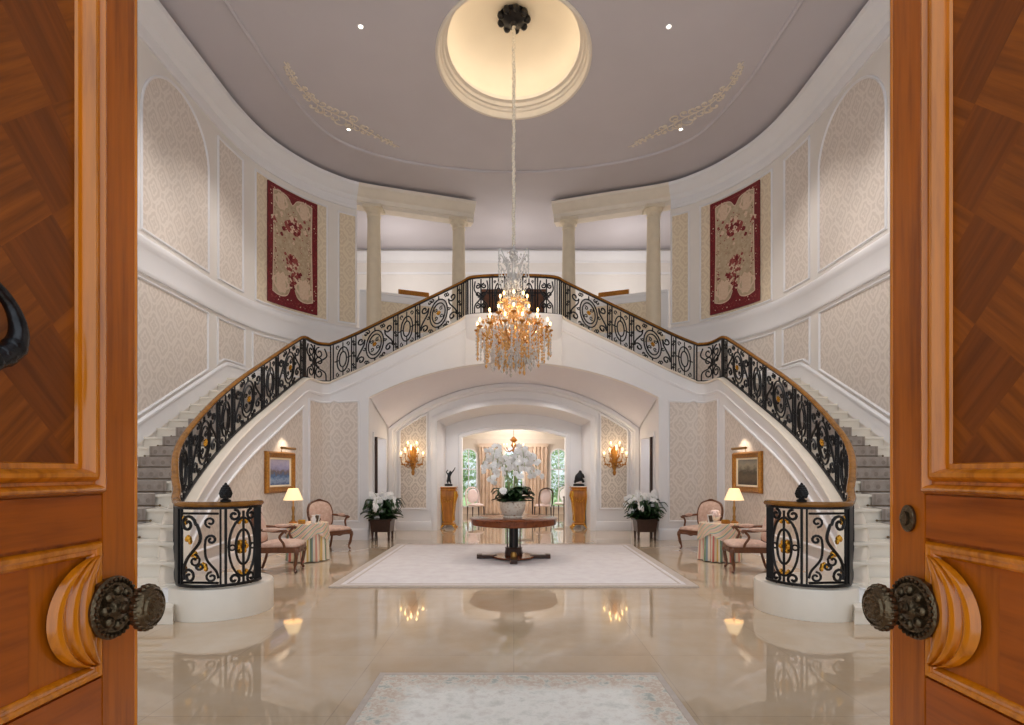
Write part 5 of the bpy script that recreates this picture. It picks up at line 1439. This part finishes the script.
for k in range(8):
    a = 2 * PI * k / 8; ca, sa = math.cos(a), math.sin(a); m = MB(); m.tube(crom([(.05 * ca, .05 * sa, 2.36), (.2 * ca, .2 * sa, 2.28), (.33 * ca, .33 * sa, 2.40)], 5), .012, 6); m.lathe([(.01, 0), (.035, .02)], (.33 * ca, .33 * sa, 2.40), 10); ar = m.build('arm', M['gilt'], t)
    m = MB(); m.lathe([(.012, .02), (.012, .1)], (.33 * ca, .33 * sa, 2.40), 8); m.build('candle', M['candle'], ar)
    m = MB(); m.ball((.33 * ca, .33 * sa, 2.535), .016, 8, 6, sz=1.9); m.build('bulb', M['flame'], ar)
# garden outside the windows
m = MB(); m.box(-12, 12, 21.6, 40, -.3, -.05); g = struct(m.build('ground', M['garden'], smooth=False))
rnd = random.Random(9)
for i, (x, y, r) in enumerate(((-3.6, 25.5, 1.3), (-1.5, 27, 1.5), (.4, 26.2, 1.2), (2.4, 26.8, 1.5), (4.4, 25.8, 1.3))):
    t = thing('garden_shrub', ('leafy shrub outside the left window', 'leafy shrub between the left and middle windows outside', 'leafy shrub outside the middle window', 'leafy shrub outside the right window', 'leafy shrub at the far right outside')[i], 'shrub', (x, y, -.05), 0, 'shrubs in the garden')
    m = MB(); m.tube([(0, 0, 0), (0, 0, r)], .07, 8); m.build('trunk', M['dark_wood'], t)
    m = MB()
    for k in range(900):
        a, e = rnd.uniform(0, 2 * PI), math.asin(rnd.uniform(-1, 1)); q = r * rnd.uniform(.75, 1.05); c = Vector((q * math.cos(a) * math.cos(e), q * math.sin(a) * math.cos(e), r * 1.1 + q * math.sin(e) * 1.0))
        u = Vector((rnd.gauss(0, 1), rnd.gauss(0, 1), rnd.gauss(0, 1))).normalized(); w = u.orthogonal().normalized(); s_ = .13
        m.f([m.v(c + u * s_), m.v(c + w * s_ * .5), m.v(c - u * s_), m.v(c - w * s_ * .5)])
    m.build('foliage', M['garden'], t, False, recalc=False)
# ------------------------------------------------------------------ light
def lamp(name, typ, loc, power, color=(1, 1, 1), size=.1, rot=None, spot=None, blend=.5, sizey=None):
    l = bpy.data.lights.new(name, typ); l.energy = power; l.color = color
    if typ == 'AREA':
        l.size = size
        if sizey: l.shape = 'RECTANGLE'; l.size_y = sizey
    else: l.shadow_soft_size = size
    if typ == 'SPOT': l.spot_size = math.radians(spot); l.spot_blend = blend
    o = bpy.data.objects.new(name, l); COL.objects.link(o); o.location = loc
    if rot is not None: o.rotation_euler = rot
    return o
def aim(o, target):
    o.rotation_euler = (Vector(target) - o.location).to_track_quat('-Z', 'Y').to_euler(); return o
WARM = (1.0, .82, .60); SOFT = (1.0, .95, .91); DAY = (.95, .97, 1.0)
for k in range(20):
    a = 2 * PI * k / 20; lamp('dome_cove_lamp', 'POINT', (1.16 * math.cos(a), DY + 1.3 * math.sin(a), ZC + .42), .8, (1, .88, .72), .12)
lamp('chandelier_lamp', 'POINT', (0, CY, 4.75), 130, WARM, .45)
for sg in (-1, 1):
    lamp('table_lamp_bulb', 'POINT', (sg * 3.98, 9.93, 1.22), 1.2, WARM, .05)
    lamp('sconce_lamp', 'POINT', (sg * 2.76, 14.72, 2.18), 7, WARM, .12)
    aim(lamp('painting_lamp', 'SPOT', (sg * 4.4, 11.1, 2.4), 10, WARM, .05, spot=90), (sg * 4.75, 11.1, 1.5))
    lamp('side_room_lamp', 'POINT', (sg * 5.2, 14.4, 2.5), 40, DAY, .2)
    lamp('gallery_fill', 'POINT', (sg * 3.8, 18.2, 8.2), 42, SOFT, .3)  # added fill that brightens the upper hall; no fitting hangs there
    for (y, ty, e) in ((8.6, 8.6, 300), (11.4, 11.2, 260)):       # recessed ceiling spots that wash the wall paper
        aim(lamp('ceiling_spot', 'SPOT', (sg * 3.4, y, ZC - .05), e, SOFT, .06, spot=70, blend=.8), (sg * 6.3, ty, 3.6))
    aim(lamp('ceiling_spot', 'SPOT', (sg * 2.8, 10.0, ZC - .05), 420, SOFT, .06, spot=60, blend=.9), (sg * 1.6, 9.6, 0))
    aim(lamp('ceiling_spot', 'SPOT', (sg * 3.0, 6.0, ZC - .05), 420, SOFT, .06, spot=60, blend=.9), (sg * 3.8, 7.0, 0))
    aim(lamp('vault_spot', 'SPOT', (sg * .8, 13.5, 4.0), 95, SOFT, .08, spot=62, blend=.8), (sg * 1.2, 16.2, 1.0))
    aim(lamp('vault_spot', 'SPOT', (sg * 2.4, 13.9, 3.7), 40, SOFT, .08, spot=110, blend=.9), (sg * 2.4, 14.3, 0))
lamp('gallery_fill', 'POINT', (0, 18.2, 8.0), 36, SOFT, .3)  # middle one of the added upper hall fills
lamp('far_room_fill', 'POINT', (0, 17.2, 2.7), 60, SOFT, .25)  # added fill close to the opening, so that its reveals glow
lamp('far_room_fill', 'POINT', (0, 19.6, 2.7), 50, SOFT, .25)  # added fill at the window end, no fitting modelled
sun = lamp('sun', 'SUN', (-20, 30, 20), 4.0, (1, .96, .88), .02); sun.rotation_euler = (0, math.radians(-48), math.radians(-12))
for o in bpy.data.objects:
    if o.type == 'LIGHT' and o.data.type == 'POINT': o.visible_glossy = False      # seen bulbs are modelled and mirror in the floor; added fills have none

w = bpy.data.worlds.new('World'); sc.world = w; w.use_nodes = True
bg = w.node_tree.nodes['Background']; bg.inputs[0].default_value = (.84, .92, 1.0, 1); bg.inputs[1].default_value = .9

cam = bpy.data.cameras.new('Camera'); co = bpy.data.objects.new('Camera', cam); COL.objects.link(co); sc.camera = co
cam.sensor_width = 36; cam.lens = FPX / 1024 * 36; cam.clip_start = .02; cam.clip_end = 200
co.location = (0, 0, CAMH); co.rotation_euler = (PI / 2, 0, 0)
cam.shift_x = (512 - 513.7) / 1024; cam.shift_y = (472 - 362.5) / 1024
sc.view_settings.view_transform = 'Standard'; sc.view_settings.look = 'None'; sc.view_settings.gamma = 1.0; sc.view_settings.use_curve_mapping = False
sc.view_settings.exposure = 0.5
sc.cycles.use_denoising = True
sc.cycles.max_bounces = 8; sc.cycles.diffuse_bounces = 5; sc.cycles.glossy_bounces = 4; sc.cycles.transmission_bounces = 6
sc.cycles.sample_clamp_indirect = 6.0
sc.cycles.caustics_reflective = False; sc.cycles.caustics_refractive = False
